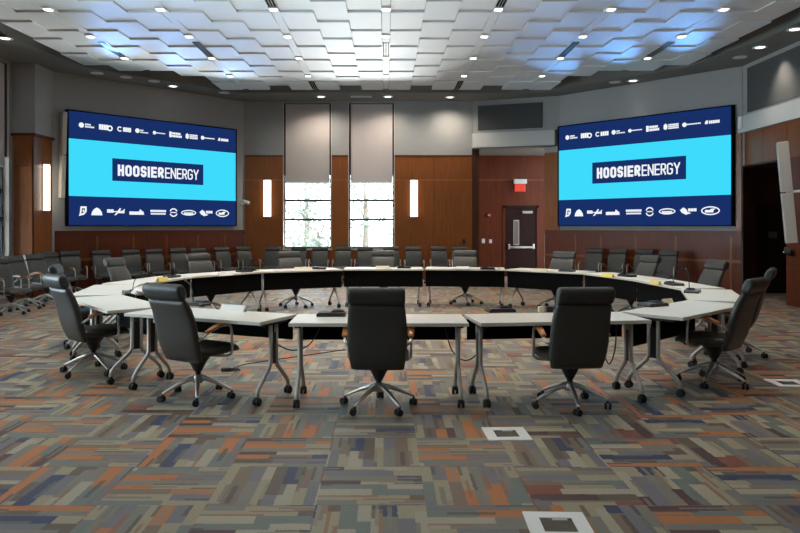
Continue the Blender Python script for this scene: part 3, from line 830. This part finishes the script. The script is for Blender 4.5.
# ------------------------------------------------------------------ tables
TW, TD = 1.520, .60
def make_table():
    r = empty('training_table')
    b = MB(); b.box((-TW / 2, -TD / 2, .702), (TW / 2, TD / 2, .730), M['laminate'], bevel=.004); b.build('tabletop', r)
    b = MB()
    for lo, hi in (((-TW / 2 - .002, -TD / 2 - .003, .700), (TW / 2 + .002, -TD / 2 + .001, .727)), ((-TW / 2 - .002, TD / 2 - .001, .700), (TW / 2 + .002, TD / 2 + .003, .727)),
                   ((-TW / 2 - .003, -TD / 2, .700), (-TW / 2 + .001, TD / 2, .727)), ((TW / 2 - .001, -TD / 2, .700), (TW / 2 + .003, TD / 2, .727))):
        b.box(lo, hi, M['edge'])
    b.build('edge_band', r)
    b = MB(); b.box((-.752, .235, .385), (.752, .25, .70), M['matte_black'], bevel=.003); b.build('modesty_panel', r)
    b = MB(); b.box((-.66, -.02, .655), (.66, .03, .70), M['black'], bevel=.004); b.build('support_rail', r)
    for s in (-1, 1):
        x = .70 * s
        b = MB()
        b.box((x - .03, -.20, .672), (x + .03, .20, .700), M['black'], bevel=.004)
        b.tube([(x, -.045, .675), (x, -.045, .34), (x, -.06, .30), (x, -.21, .165), (x, -.245, .12), (x, -.255, .06)], .019, M['satin'], 10)
        b.tube([(x, .045, .675), (x, .045, .34), (x, .06, .30), (x, .20, .165), (x, .235, .12), (x, .245, .06)], .019, M['satin'], 10)
        lg = b.build('leg', r)
        b = MB(); b.box((x - .008, -.035, .32), (x + .008, .035, .60), M['black']); b.build('leg_plate', lg)
        for y in (-.255, .245):
            b = MB()
            for q in (-1, 1): b.cyl((x + q * .006, y, .033), (x + q * .028, y, .033), .033, M['rubber'], 12)
            b.cyl((x, y, .04), (x, y, .075), .022, M['rubber'], 10)
            b.build('caster', lg)
    return r

# ring of tables: inner corners touch, counter-clockwise from the near middle one
def chain(start, angs, sgn):
    x, y = start; out = []
    for a in angs:
        d = (sgn * math.cos(R(a)), math.sin(R(a)))
        L = 1.5285
        mid = (x + d[0] * L / 2, y + d[1] * L / 2); nrm = (sgn * math.sin(R(a)), -math.cos(R(a)))
        out.append((mid[0] + nrm[0] * .30, mid[1] + nrm[1] * .30, R(a) * sgn, nrm))
        x += d[0] * L; y += d[1] * L
    return out
NEAR = (-.062, 6.13, 0.0, (0, -1))
RIGHT = chain((.728, 6.43), [7, 43, 70, 93, 104, 140, 173], 1)
LEFT = chain((-.828, 6.43), [24, 52, 78, 103, 128, 155], -1)
FARC = (-.05, 13.47, math.pi, (0, 1))
RING = [('near', NEAR)] + [('R%d' % (i + 1), t) for i, t in enumerate(RIGHT)] + [('L%d' % (i + 1), t) for i, t in enumerate(LEFT)] + [('far', FARC)]
TAB = dict(RING)
TL = {
    'near': 'white table of the ring squarely in front of the viewer',
    'R1': 'white table beside the near middle one, with a chair seen from behind',
    'R2': 'white table at the ring corner holding a black unit and cream card',
    'R3': 'white table forming the tip of the ring on the alcove side, with an upright microphone',
    'R4': 'white table towards the alcove with a yellow card and bent-neck microphone',
    'R5': 'white table before the right screen with a yellow card and black unit',
    'R6': 'white table of the far side of the ring between the exit door and the screen',
    'R7': 'white far table before the wide wood panel, holding a white card',
    'L1': 'white table next to the near middle one, holding a large white tent card',
    'L2': 'white table at the left tip of the ring with a microphone and crumpled paper',
    'L3': 'white table at the outermost window-wall side of the ring, behind the tip',
    'L4': 'white table in front of the screen with the yellow card at its inner edge',
    'L5': 'white table of the ring below the window end of the left screen',
    'L6': 'white far table in front of the window beside the sconce',
    'far': 'white far table squarely opposite the viewer below the second window',
}
CL = {
    'near': 'grey leather office chair at the near middle table, back square to the viewer',
    'R1': 'grey leather chair seen from behind, right neighbour of the near middle chair',
    'R2': 'large grey office chair seen side-on at the right corner of the ring',
    'R3': 'grey office chair mostly hidden behind the large side-on chair at the right',
    'R4': 'grey office chair beyond the table tip, standing before the wainscot beside the alcove',
    'R5': 'grey office chair facing the viewer under the right end of the slide by the alcove',
    'R6': 'grey office chair facing the viewer just right of the exit door at the far tables',
    'R7': 'grey chair at the far tables before the end of the wide wood panel',
    'L1': 'grey office chair turned three-quarters, its wooden armrest showing, beside the large tent card',
    'L2': 'grey office chair seen side-on at the near table tip opposite the alcove',
    'L3': 'grey office chair directly behind the side-on one at the left table tip',
    'L4': 'grey office chair at the table below the outer end of the left screen',
    'L5': 'grey office chair pulled up to the far table below the window end of the slide',
    'L6': 'grey office chair at the far tables just left of the first window',
    'far': 'grey office chair at the far table under the second window',
}
JIT = {'R1': (.025, -3, .05), 'L1': (.05, -8, 0), 'R2': (.09, 1, .0), 'L2': (.03, 8, .0), 'R3': (.10, -13, .02), 'L3': (-.06, 4, .0), 'R5': (.10, 2, 0), 'R4': (0, 4, 0)}
table0 = make_table(); chair0 = make_chair()
b = MB(); b.box((-.752, .235, .50), (.752, .25, .70), M['matte_black'], bevel=.003); tmp = b.build('tmp'); SHORT = tmp.data; bpy.data.objects.remove(tmp)
first = True; NEARTABS = []
for key, (x, y, rz, nrm) in RING:
    t = table0 if first else copy_tree(table0)
    t.location = (x, y, 0); t.rotation_euler = (0, 0, rz); tag(t, TL[key], 'table', 'training tables set in a ring')
    c = chair0 if first else copy_tree(chair0)
    s, da, do = JIT.get(key, (0, random.Random(key).uniform(-4, 4), 0))
    dx, dy = math.cos(rz), math.sin(rz)
    c.location = (x + nrm[0] * (.235 + do) + dx * s, y + nrm[1] * (.235 + do) + dy * s, 0); c.rotation_euler = (0, 0, rz + R(da))
    tag(c, CL[key], 'office chair', 'office chairs around the ring of tables')
    if key in ('near', 'R1', 'L1'): NEARTABS.append(t)
    turn = R({'near': 0, 'R1': 30, 'L1': 10}.get(key, random.Random(key + 'b').uniform(0, 72)))
    for ch in kids(c):
        if ch.name.startswith('base_leg'): ch.rotation_euler = (0, 0, turn)
    first = False

for t in NEARTABS:
    for ch in kids(t):
        if ch.name.startswith('modesty_panel'): ch.data = SHORT

# rows of chairs along the walls
def side_chair(x, Y, rz, label, group, s=.93):
    c = copy_tree(chair0); c.location = (x, Y, 0); c.rotation_euler = (0, 0, rz); c.scale = (s,) * 3
    tag(c, label, 'office chair', group)
rj = random.Random(4)
gb = 'row of chairs along the back wall'
bl = [(271, 'chair of the back row below the sconce beside the first window'),
      (296.8, 'chair of the back row at the sconce side of the first window'),
      (319, 'chair of the back row at the middle of the first window'),
      (342, 'chair of the back row in front of the narrow wood pier between the windows'),
      (364.5, 'chair of the back row at the pier side of the second window'),
      (391, 'chair of the back row where the second window meets the wood panel'),
      (414, 'chair of the back row straight below the sconce on the wide wood panel'),
      (440, 'chair of the back row below the middle of the wide wood panel'),
      (461, 'chair of the back row at the end of the wide wood panel')]
for i, (x, l) in enumerate(bl): side_chair(at(x, 18.75), 18.75 + (.07 if i % 2 else -.07), math.pi + R(rj.uniform(-2, 2)), 'grey ' + l, gb)
def wallchair(mt, S, E, xs, Ys, W, px, off, label, group, turn=0.0):
    # px is where the headrest shows; the chair stands off metres in front of the wall
    c = mt.copy(); best = None
    for k in range(-400, 1200):
        u = k * .005
        p = mt @ Vector((u, -off, 0)); h = mt @ Vector((u, -off + .36, 0))
        sx = PX + F * h.x / h.y
        if best is None or abs(sx - px) < best[0]: best = (abs(sx - px), p)
    p = best[1]
    side_chair(p.x, p.y, math.atan2(E.y, E.x) + math.pi + R(turn + rj.uniform(-2, 2)), label, group)
gl = 'row of chairs along the left screen wall'
for px, l in ((67, 'chair below the left screen, closest to the wood pier'),
              (98.6, 'second chair from the wood pier in the row below the left screen'),
              (128, 'third chair from the wood pier in the row below the left screen'),
              (151, 'fourth chair from the wood pier in the row below the left screen'),
              (175, 'fifth chair from the wood pier in the row below the left screen'),
              (195.5, 'chair below the left screen, hidden up to its headrest by a table chair'),
              (220, 'chair below the window end of the left screen'),
              (241.5, 'chair at the corner of the left screen wall and the sconce panel')):
    wallchair(FL, LS, LE, None, None, None, px, .62, 'dark grey ' + l, gl, turn=-8)
gr = 'row of chairs along the right screen wall'
for px, l in ((598, 'chair below the right screen, first of its row from the exit door'),
              (621, 'chair below the right screen, second of its row from the exit door'),
              (647, 'chair below the right screen, half hidden behind a table chair'),
              (671, 'chair below the right screen, last of its row towards the alcove')):
    wallchair(FR, RS, RE, None, None, None, px, .62 if px < 660 else .95, 'dark grey ' + l, gr, turn=10)
gw = 'chairs by the side window'
for x, Y, l in ((48.5, 14.95, 'chair beside the wood pier with the sconce'),
                (33.5, 13.95, 'chair below the wood pier, facing across the room'),
                (13, 13.1, 'chair below the side window, second from the picture edge'),
                (-4, 12.3, 'chair below the side window, cut by the picture edge')):
    rz = R(-114 + rj.uniform(-4, 4))
    side_chair(at(x, Y) - math.sin(rz) * .36, Y + math.cos(rz) * .36, rz, 'dark grey ' + l, gw)

# ------------------------------------------------------------------ things on the tables
ZT = .7305
def unit(x, y, rz, label, neck=None, tilt=0.0):
    X, Y = ontable(x, y)
    r = empty('microphone_unit', (X, Y, ZT), rz); tag(r, label, 'microphone unit', 'black conference microphone units')
    b = MB(); k = b.mi(M['black'])
    b.plate([(-.13, 0), (.13, 0), (.13, .02), (.11, .034), (-.11, .034), (-.13, .02)], -.085, .085, M['black']); b.build('base', r)
    b = MB(); b.box((.0, -.02, .034), (.115, .075, .046), M['black'], bevel=.004); b.box((.012, -.01, .046), (.103, .065, .048), M['screen_glass']); b.build('display', r)
    for q in range(3):
        b = MB(); b.box((-.105 + q * .032, -.06, .034), (-.083 + q * .032, -.04, .038), M['satin'], bevel=.002); b.build('button', r)
    if neck:
        dx, dy, h = neck
        pts = [(-.06, .03, .03), (-.06 + dx * .1, .03 + dy * .1, .03 + h * .45), (-.06 + dx * .45, .03 + dy * .45, .03 + h * .85), (-.06 + dx, .03 + dy, .03 + h)]
        b = MB(); b.tube(pts, .005, M['black'], 6); g = b.build('gooseneck', r)
        d = (Vector(pts[3]) - Vector(pts[2])).normalized(); b = MB(); b.tube([Vector(pts[3]) - d * .01, Vector(pts[3]) + d * .055], .010, M['black'], 8); b.build('microphone', g)
P = math.pi
unit(331.5, 315.6, 0, 'flat black microphone unit on the near middle table')
unit(500, 311.6, R(9), 'flat black microphone unit left of the right-hand chair seen from behind')
unit(653, 306.0, R(25), 'black microphone unit beside a cream card near the corner of the ring')
unit(692.5, 292.5, R(60), 'black microphone unit at the tip of the ring with its neck standing upright', neck=(-.02, .02, .22))
unit(674, 285.2, R(93), 'black microphone unit behind the upright microphone, beside a yellow card', neck=(.12, .12, .16))
unit(627, 276.6, R(112), 'black microphone unit right of a yellow card in front of a grey chair', neck=(.10, .05, .08))
unit(567, 271.6, R(142), 'black microphone unit with arched neck in front of the chair right of the exit door', neck=(-.20, -.04, .14))
unit(487.5, 269.2, P, 'black microphone unit on the far table left of the exit door, beside a white card')
unit(404, 268.2, P, 'black microphone unit on the far table right of the middle grey chair')
unit(319.5, 269.2, P, 'black microphone unit on the far table below the first window')
unit(244.5, 272.0, R(-128 + 0), 'black microphone unit on the far table below the wood corner by the screen', neck=(-.05, .0, .17))
unit(172, 277.5, R(-103), 'black microphone unit beside the yellow card on the table below the left screen', neck=(-.06, -.10, .14))
unit(131, 293.5, R(-60), 'black microphone unit beside crumpled paper at the window-side tip of the ring', neck=(-.03, .10, .20))
unit(196, 305.2, R(-26), 'black microphone unit behind the headrest of the three-quarter chair', neck=(-.10, .02, .20))
def tent(x, y, rz, w, h, m, label, name='tent_card', cat='name card'):
    X, Y = ontable(x, y)
    b = MB(); t = .0025; d = h * .55
    b.plate([(-w / 2, 0), (w / 2, 0), (w / 2, h), (-w / 2, h)], -t, t, m)
    for v in b.bm.verts: v.co.y += -d * (1 - v.co.z / h)
    n0 = len(b.bm.verts)
    b.plate([(-w / 2, 0), (w / 2, 0), (w / 2, h), (-w / 2, h)], -t, t, m)
    for v in list(b.bm.verts)[n0:] if False else [v for i, v in enumerate(b.bm.verts) if i >= n0]: v.co.y += d * (1 - v.co.z / h)
    o = b.build(name, loc=(X, Y, ZT), rz=rz); tag(o, label, cat); return o
tc = tent(233.5, 311.2, R(-20), .26, .062, M['paper'], 'large white folded tent card on the near table beside the three-quarter chair')
b = MB()
for q in range(9): b.box((-.088 + q * .0195, -.0225, .026), (-.076 + q * .0195, -.0205, .037), mat('grey print', (.45, .45, .45), .8) if q == 0 else b.mats[0])
o = b.build('printed_line', tc); o.rotation_euler = (-math.atan(.55), 0, 0); o.location = (0, -.0045, -.004)
tent(303, 269.8, P, .32, .055, M['cream'], 'cream tent card on the far table before the chair at the first window')
tent(382.5, 268.4, P, .26, .05, M['cream'], 'cream tent card on the far table in front of the middle grey chair')
tent(462.5, 269.0, P, .25, .05, M['paper'], 'white tent card on the far table in front of the wide wood panel')
tent(540, 271.3, R(150), .26, .05, M['cream'], 'cream tent card on the far table just right of the exit door')
tent(225.5, 275.4, R(-128), .30, .05, M['paper'], 'white tent card on the table below the window end of the left screen')
tent(162.5, 281.2, R(-110), .22, .06, M['yellow'], 'yellow tent card on the table behind the three-quarter chair')
tent(607.5, 276.8, R(118), .24, .055, M['yellow'], 'yellow tent card on the table beside the black unit before the right screen')
tent(655.5, 284.0, R(100), .22, .05, M['yellow'], 'yellow tent card on the table beside the bent-neck microphone towards the alcove')
tent(667, 302.8, R(30), .15, .045, M['cream'], 'cream tent card beside the black unit at the corner of the ring')
def place_box(x, y, rz, w, d, h, m, name, label, cat):
    X, Y = ontable(x, y)
    b = MB(); b.box((-w / 2, -d / 2, 0), (w / 2, d / 2, h), m, bevel=.004); o = b.build(name, loc=(X, Y, ZT), rz=rz); tag(o, label, cat); return o
place_box(541, 312.2, R(9), .05, .04, .055, M['cream'], 'card_box', 'small cream box on the near table touching the chair seen from behind', 'box')
place_box(549.5, 312.2, R(9), .055, .05, .055, M['black'], 'card_box', 'small black box beside the cream one on the near table', 'box')
# crumpled paper
X, Y = ontable(140, 295); rr = random.Random(3)
b = MB(); rg = []
for i, (z, s) in enumerate(((0, .5), (.02, 1), (.05, 1.05), (.08, .8), (.10, .35))):
    rg.append([(math.cos(2 * P * q / 11) * .09 * s * rr.uniform(.7, 1.2), math.sin(2 * P * q / 11) * .07 * s * rr.uniform(.7, 1.2), z + (rr.uniform(-.012, .012) if i else 0)) for q in range(11)])
b.rings(rg, M['paper'], smooth=False); o = b.build('crumpled_paper', loc=(X, Y, ZT)); tag(o, 'crumpled white paper lying beside the microphone unit at the window-side table tip', 'paper')

# cables
def cable(name, pts, label, r=.006):
    pts = [Vector(p) for p in pts]
    out = []
    for i in range(len(pts) - 1):
        p0, p1, p2, p3 = pts[max(i - 1, 0)], pts[i], pts[i + 1], pts[min(i + 2, len(pts) - 1)]
        for k in range(6):
            t = k / 6
            out.append(.5 * ((2 * p1) + (p2 - p0) * t + (2 * p0 - 5 * p1 + 4 * p2 - p3) * t * t + (3 * p1 - p0 - 3 * p2 + p3) * t ** 3))
    out.append(pts[-1])
    b = MB(); b.tube(out, r, M['black'], 6); o = b.build(name); tag(o, label, 'cable'); return o
cable('power_cable', [(.54, 6.29, .62), (.60, 6.29, .42), (.72, 6.29, .325), (.84, 6.30, .40), (.90, 6.31, .62)], 'black cable sagging between the near middle table and its right neighbour')
cable('power_cable', [(-1.12, 6.30, .66), (-1.02, 6.29, .50), (-.86, 6.28, .42), (-.70, 6.28, .47), (-.60, 6.28, .62)], 'black cable sagging between the near middle table and its left neighbour')
cable('power_cable', [(2.00, 6.40, .64), (2.01, 6.40, .42), (2.07, 6.40, .27), (2.13, 6.41, .42), (2.14, 6.42, .64)], 'black cable looping down at the table leg near the right ring corner')
fl = lambda x, y: (at(x, F * CH / (y - HZ)), F * CH / (y - HZ), .006)
cable('floor_cable', [fl(228, 372), fl(240, 366), fl(262, 362), fl(290, 358), fl(318, 354), fl(345, 350)], 'thin black cable running across the carpet under the near tables', .005)
X, Y, _ = fl(226, 371)
r = empty('power_adapter', (X, Y, 0), R(20)); tag(r, 'small black power adapter with a coiled lead on the carpet', 'power adapter')
b = MB(); b.box((-.05, -.03, 0), (.05, .03, .035), M['black'], bevel=.006); b.build('adapter_body', r)
b = MB(); b.tube([(.05 + .09 * math.cos(t), .05 * math.sin(t) - .04, .007 + .0008 * i) for i, t in enumerate([q * .5 for q in range(24)])], .005, M['black'], 6); b.build('coiled_lead', r)

# floor boxes
def floorbox(x, y, rz, label):
    X, Y, _ = fl(x, y)
    r = empty('floor_box', (X, Y, 0), rz); tag(r, label, 'floor box', 'floor boxes in the carpet')
    b = MB()
    for lo, hi in (((-.16, -.16), (.16, -.085)), ((-.16, .085), (.16, .16)), ((-.16, -.085), (-.085, .085)), ((.085, -.085), (.16, .085))):
        b.box((lo[0], lo[1], .0), (hi[0], hi[1], .008), M['white'])
    b.build('cover_frame', r)
    b = MB(); b.box((-.084, -.084, 0), (.084, .084, .005), mat('carpet insert', (.10, .085, .07), .9, noise=.5, nscale=40)); l = b.build('carpet_lid', r)
    b = MB(); b.box((-.02, .05, .005), (.06, .078, .009), M['satin'], bevel=.001); b.build('lift_handle', l)
floorbox(506.3, 434.3, R(2), 'white framed floor box in the carpet nearest the near middle chair')
floorbox(558.5, 526, R(-2), 'white framed floor box at the bottom edge of the picture')
floorbox(788, 383.5, R(-4), 'white framed floor box at the right edge of the picture')

# ------------------------------------------------------------------ outside
b = MB(); b.box((-60, 22.2, -.3), (40, 90, -.15), M['ground']); b.box((-60, -10, -.3), (-8.7, 22.2, -.15), M['ground']); b.bm.verts.ensure_lookup_table()
o = b.build('ground_outside'); struct(o)
def tree(x, y, h, rad, z0, seed, label, n=900, kind='tree'):
    r = empty(kind, (x, y, -.15)); tag(r, label, kind, 'greenery outside the windows')
    rr = random.Random(seed)
    b = MB(); b.tube([(0, 0, 0), (.05, 0, h * .4), (-.05, .1, h * .8)], [.16, .12, .05], M['bark'], 8)
    for k in range(6):
        a = k * 1.05; b.tube([(0, 0, h * .3 + k * .2), (math.cos(a) * rad * .6, math.sin(a) * rad * .6, h * .45 + k * .3)], [.05, .015], M['bark'], 6)
    b.build('trunk', r)
    b = MB(); k = b.mi(M['leaf'])
    cl = [(rr.gauss(0, rad * .5), rr.gauss(0, rad * .4), rr.uniform(z0, h)) for _ in range(26)]
    for _ in range(n):
        c = rr.choice(cl); p = Vector(c) + Vector((rr.gauss(0, .35), rr.gauss(0, .35), rr.gauss(0, .25)))
        p.z = max(p.z, .05)
        u = Vector((rr.gauss(0, 1), rr.gauss(0, 1), rr.gauss(0, 1))).normalized(); v = u.cross(Vector((rr.gauss(0, 1), rr.gauss(0, 1), rr.gauss(0, 1)))).normalized()
        s = rr.uniform(.06, .13)
        f = b.bm.faces.new([b.bm.verts.new(p + u * s * a + v * s * .6 * c2) for a, c2 in ((-1, 0), (0, -1), (1, 0), (0, 1))]); f.material_index = k
    b.build('foliage', r)
tree(-3.6, 31, 4.5, 1.2, .6, 1, 'pale overexposed tree seen through the first back window')
tree(-1.0, 33, 5.0, 1.3, .8, 2, 'pale tree seen through the second back window, on its pier side')
tree(.6, 28.5, 3.2, .6, .8, 5, 'pale slender tree seen through the second back window', 450)
tree(-2.6, 27.5, 1.2, .8, .1, 7, 'low bush outside the first back window', 500, 'bush')
tree(-15.5, 25, 5.5, 2.2, .3, 9, 'tree outside the side window at the left edge')
# ------------------------------------------------------------------ light and camera
def light(name, typ, loc, energy, col=(1, 1, 1), **kw):
    d = bpy.data.lights.new(name, typ); d.energy = energy; d.color = col
    for k, v in kw.items(): setattr(d, k, v)
    o = bpy.data.objects.new(name, d); C.objects.link(o); o.location = loc; return o
def aim(o, tgt):
    o.rotation_euler = (Vector(tgt) - o.location).to_track_quat('-Z', 'Y').to_euler()
WARM = (1.0, .89, .74)
for i, (x, y, z, sq) in enumerate(SPOTS):
    if sq: light('downlight_lamp', 'SPOT', (x, y, z), {0: 135, 1: 130, 2: 95, 3: 55}[round(abs(x) / SP)], WARM, spot_size=R(110), spot_blend=.9, shadow_soft_size=.06)
    else: light('soffit_lamp', 'SPOT', (x, y, z), 120 if y > 17.5 and x > -3 and x < 2.5 else (110 if x > 7 and y < 14 else 18), WARM, spot_size=R(150 if y > 17.5 else 80), spot_blend=1.0, shadow_soft_size=.06)
for o in bpy.data.objects:                     # the washer beside the alcove ledge sits close to the wall and is turned to it
    if o.type == 'LIGHT' and o.location.x > 7 and o.location.y < 14 and o.location.y > 13: o.location.x = 7.5; aim(o, (7.84, o.location.y, 3.9))
for s in range(-3, 4):
    for y in (6.0, 3.5, 1.0):
        light('downlight_lamp', 'SPOT', (s * SP, y, 5.0), 18, WARM, spot_size=R(110), spot_blend=.9, shadow_soft_size=.06)
# area lamps added outside stand in for daylight bounced off sunlit paving
o = light('paving_bounce_fill', 'AREA', (-.3, 22.9, -.1), 3600, (.97, .98, 1.0), shape='RECTANGLE', size=1.5, size_y=1.2); aim(o, (-.6, 14, 5.1))
o = light('side_bounce_fill', 'AREA', (-13, 6, -.1), 5000, (.55, .78, 1.0), shape='RECTANGLE', size=9, size_y=3.0); aim(o, (-2, 8, 5.1))
# blue spots without fixtures, added above the video walls to tint the hung ceiling
for S, E, L in ((LS, LE, 4.5), (RS, RE, 4.4)):
    n = Vector((E.y, -E.x, 0))
    p = Vector((S[0], S[1], 0)) + E * (L / 2) + n * -.02
    for k in (-1.4, 0, 1.4):
        q = Vector((p.x, p.y, 4.27)) + E * k
        o = light('added_blue_spot', 'SPOT', q, 1050, (.13, .42, 1.0), spot_size=R(24), spot_blend=1.0, shadow_soft_size=.05)
        aim(o, q + Vector((math.copysign(.46, -q.x), -.89, 0)) * math.cos(R(8.5)) + Vector((0, 0, math.sin(R(8.5)))))
def portal(x0, x1, z0, z1, p, rz):
    o = light('window_portal', 'AREA', p, 1, shape='RECTANGLE', size=x1 - x0, size_y=z1 - z0); o.rotation_euler = (R(-90), 0, rz); o.data.cycles.is_portal = True
for x0, x1 in WINS: portal(x0, x1, .9, 5.03, ((x0 + x1) / 2, YB + .22, 2.965), 0)
for a, c in SWINS: portal(a, c, .6, 5.0, (LX - .22, (a + c) / 2, 2.8), R(90))
sun = light('sun', 'SUN', (0, 40, 30), 12.0, (1, .96, .9), angle=R(.5)); sun.rotation_euler = (R(42), 0, R(160))
w = bpy.data.worlds.new('sky'); bpy.context.scene.world = w; w.use_nodes = True
bg = w.node_tree.nodes['Background']; bg.inputs[0].default_value = (.86, .93, 1.0, 1); bg.inputs[1].default_value = 7.5

cam = bpy.data.cameras.new('camera'); co = bpy.data.objects.new('camera', cam); C.objects.link(co)
co.location = (0, 0, CH); co.rotation_euler = (R(90), 0, 0)
cam.sensor_width = 36; cam.lens = F * 36 / 800; cam.shift_x = (400 - PX) / 800; cam.shift_y = -(266.5 - HZ) / 800
cam.clip_end = 300
sc = bpy.context.scene; sc.camera = co
vs = sc.view_settings; sc.display_settings.display_device = 'sRGB'
vs.view_transform = 'Standard'; vs.look = 'None'; vs.exposure = 0.0; vs.gamma = 1.0; vs.use_curve_mapping = False
sc.cycles.max_bounces = 10; sc.cycles.diffuse_bounces = 5; sc.cycles.transparent_max_bounces = 12
sc.cycles.sample_clamp_indirect = 4.0; sc.cycles.use_denoising = True; sc.cycles.caustics_reflective = False; sc.cycles.caustics_refractive = False
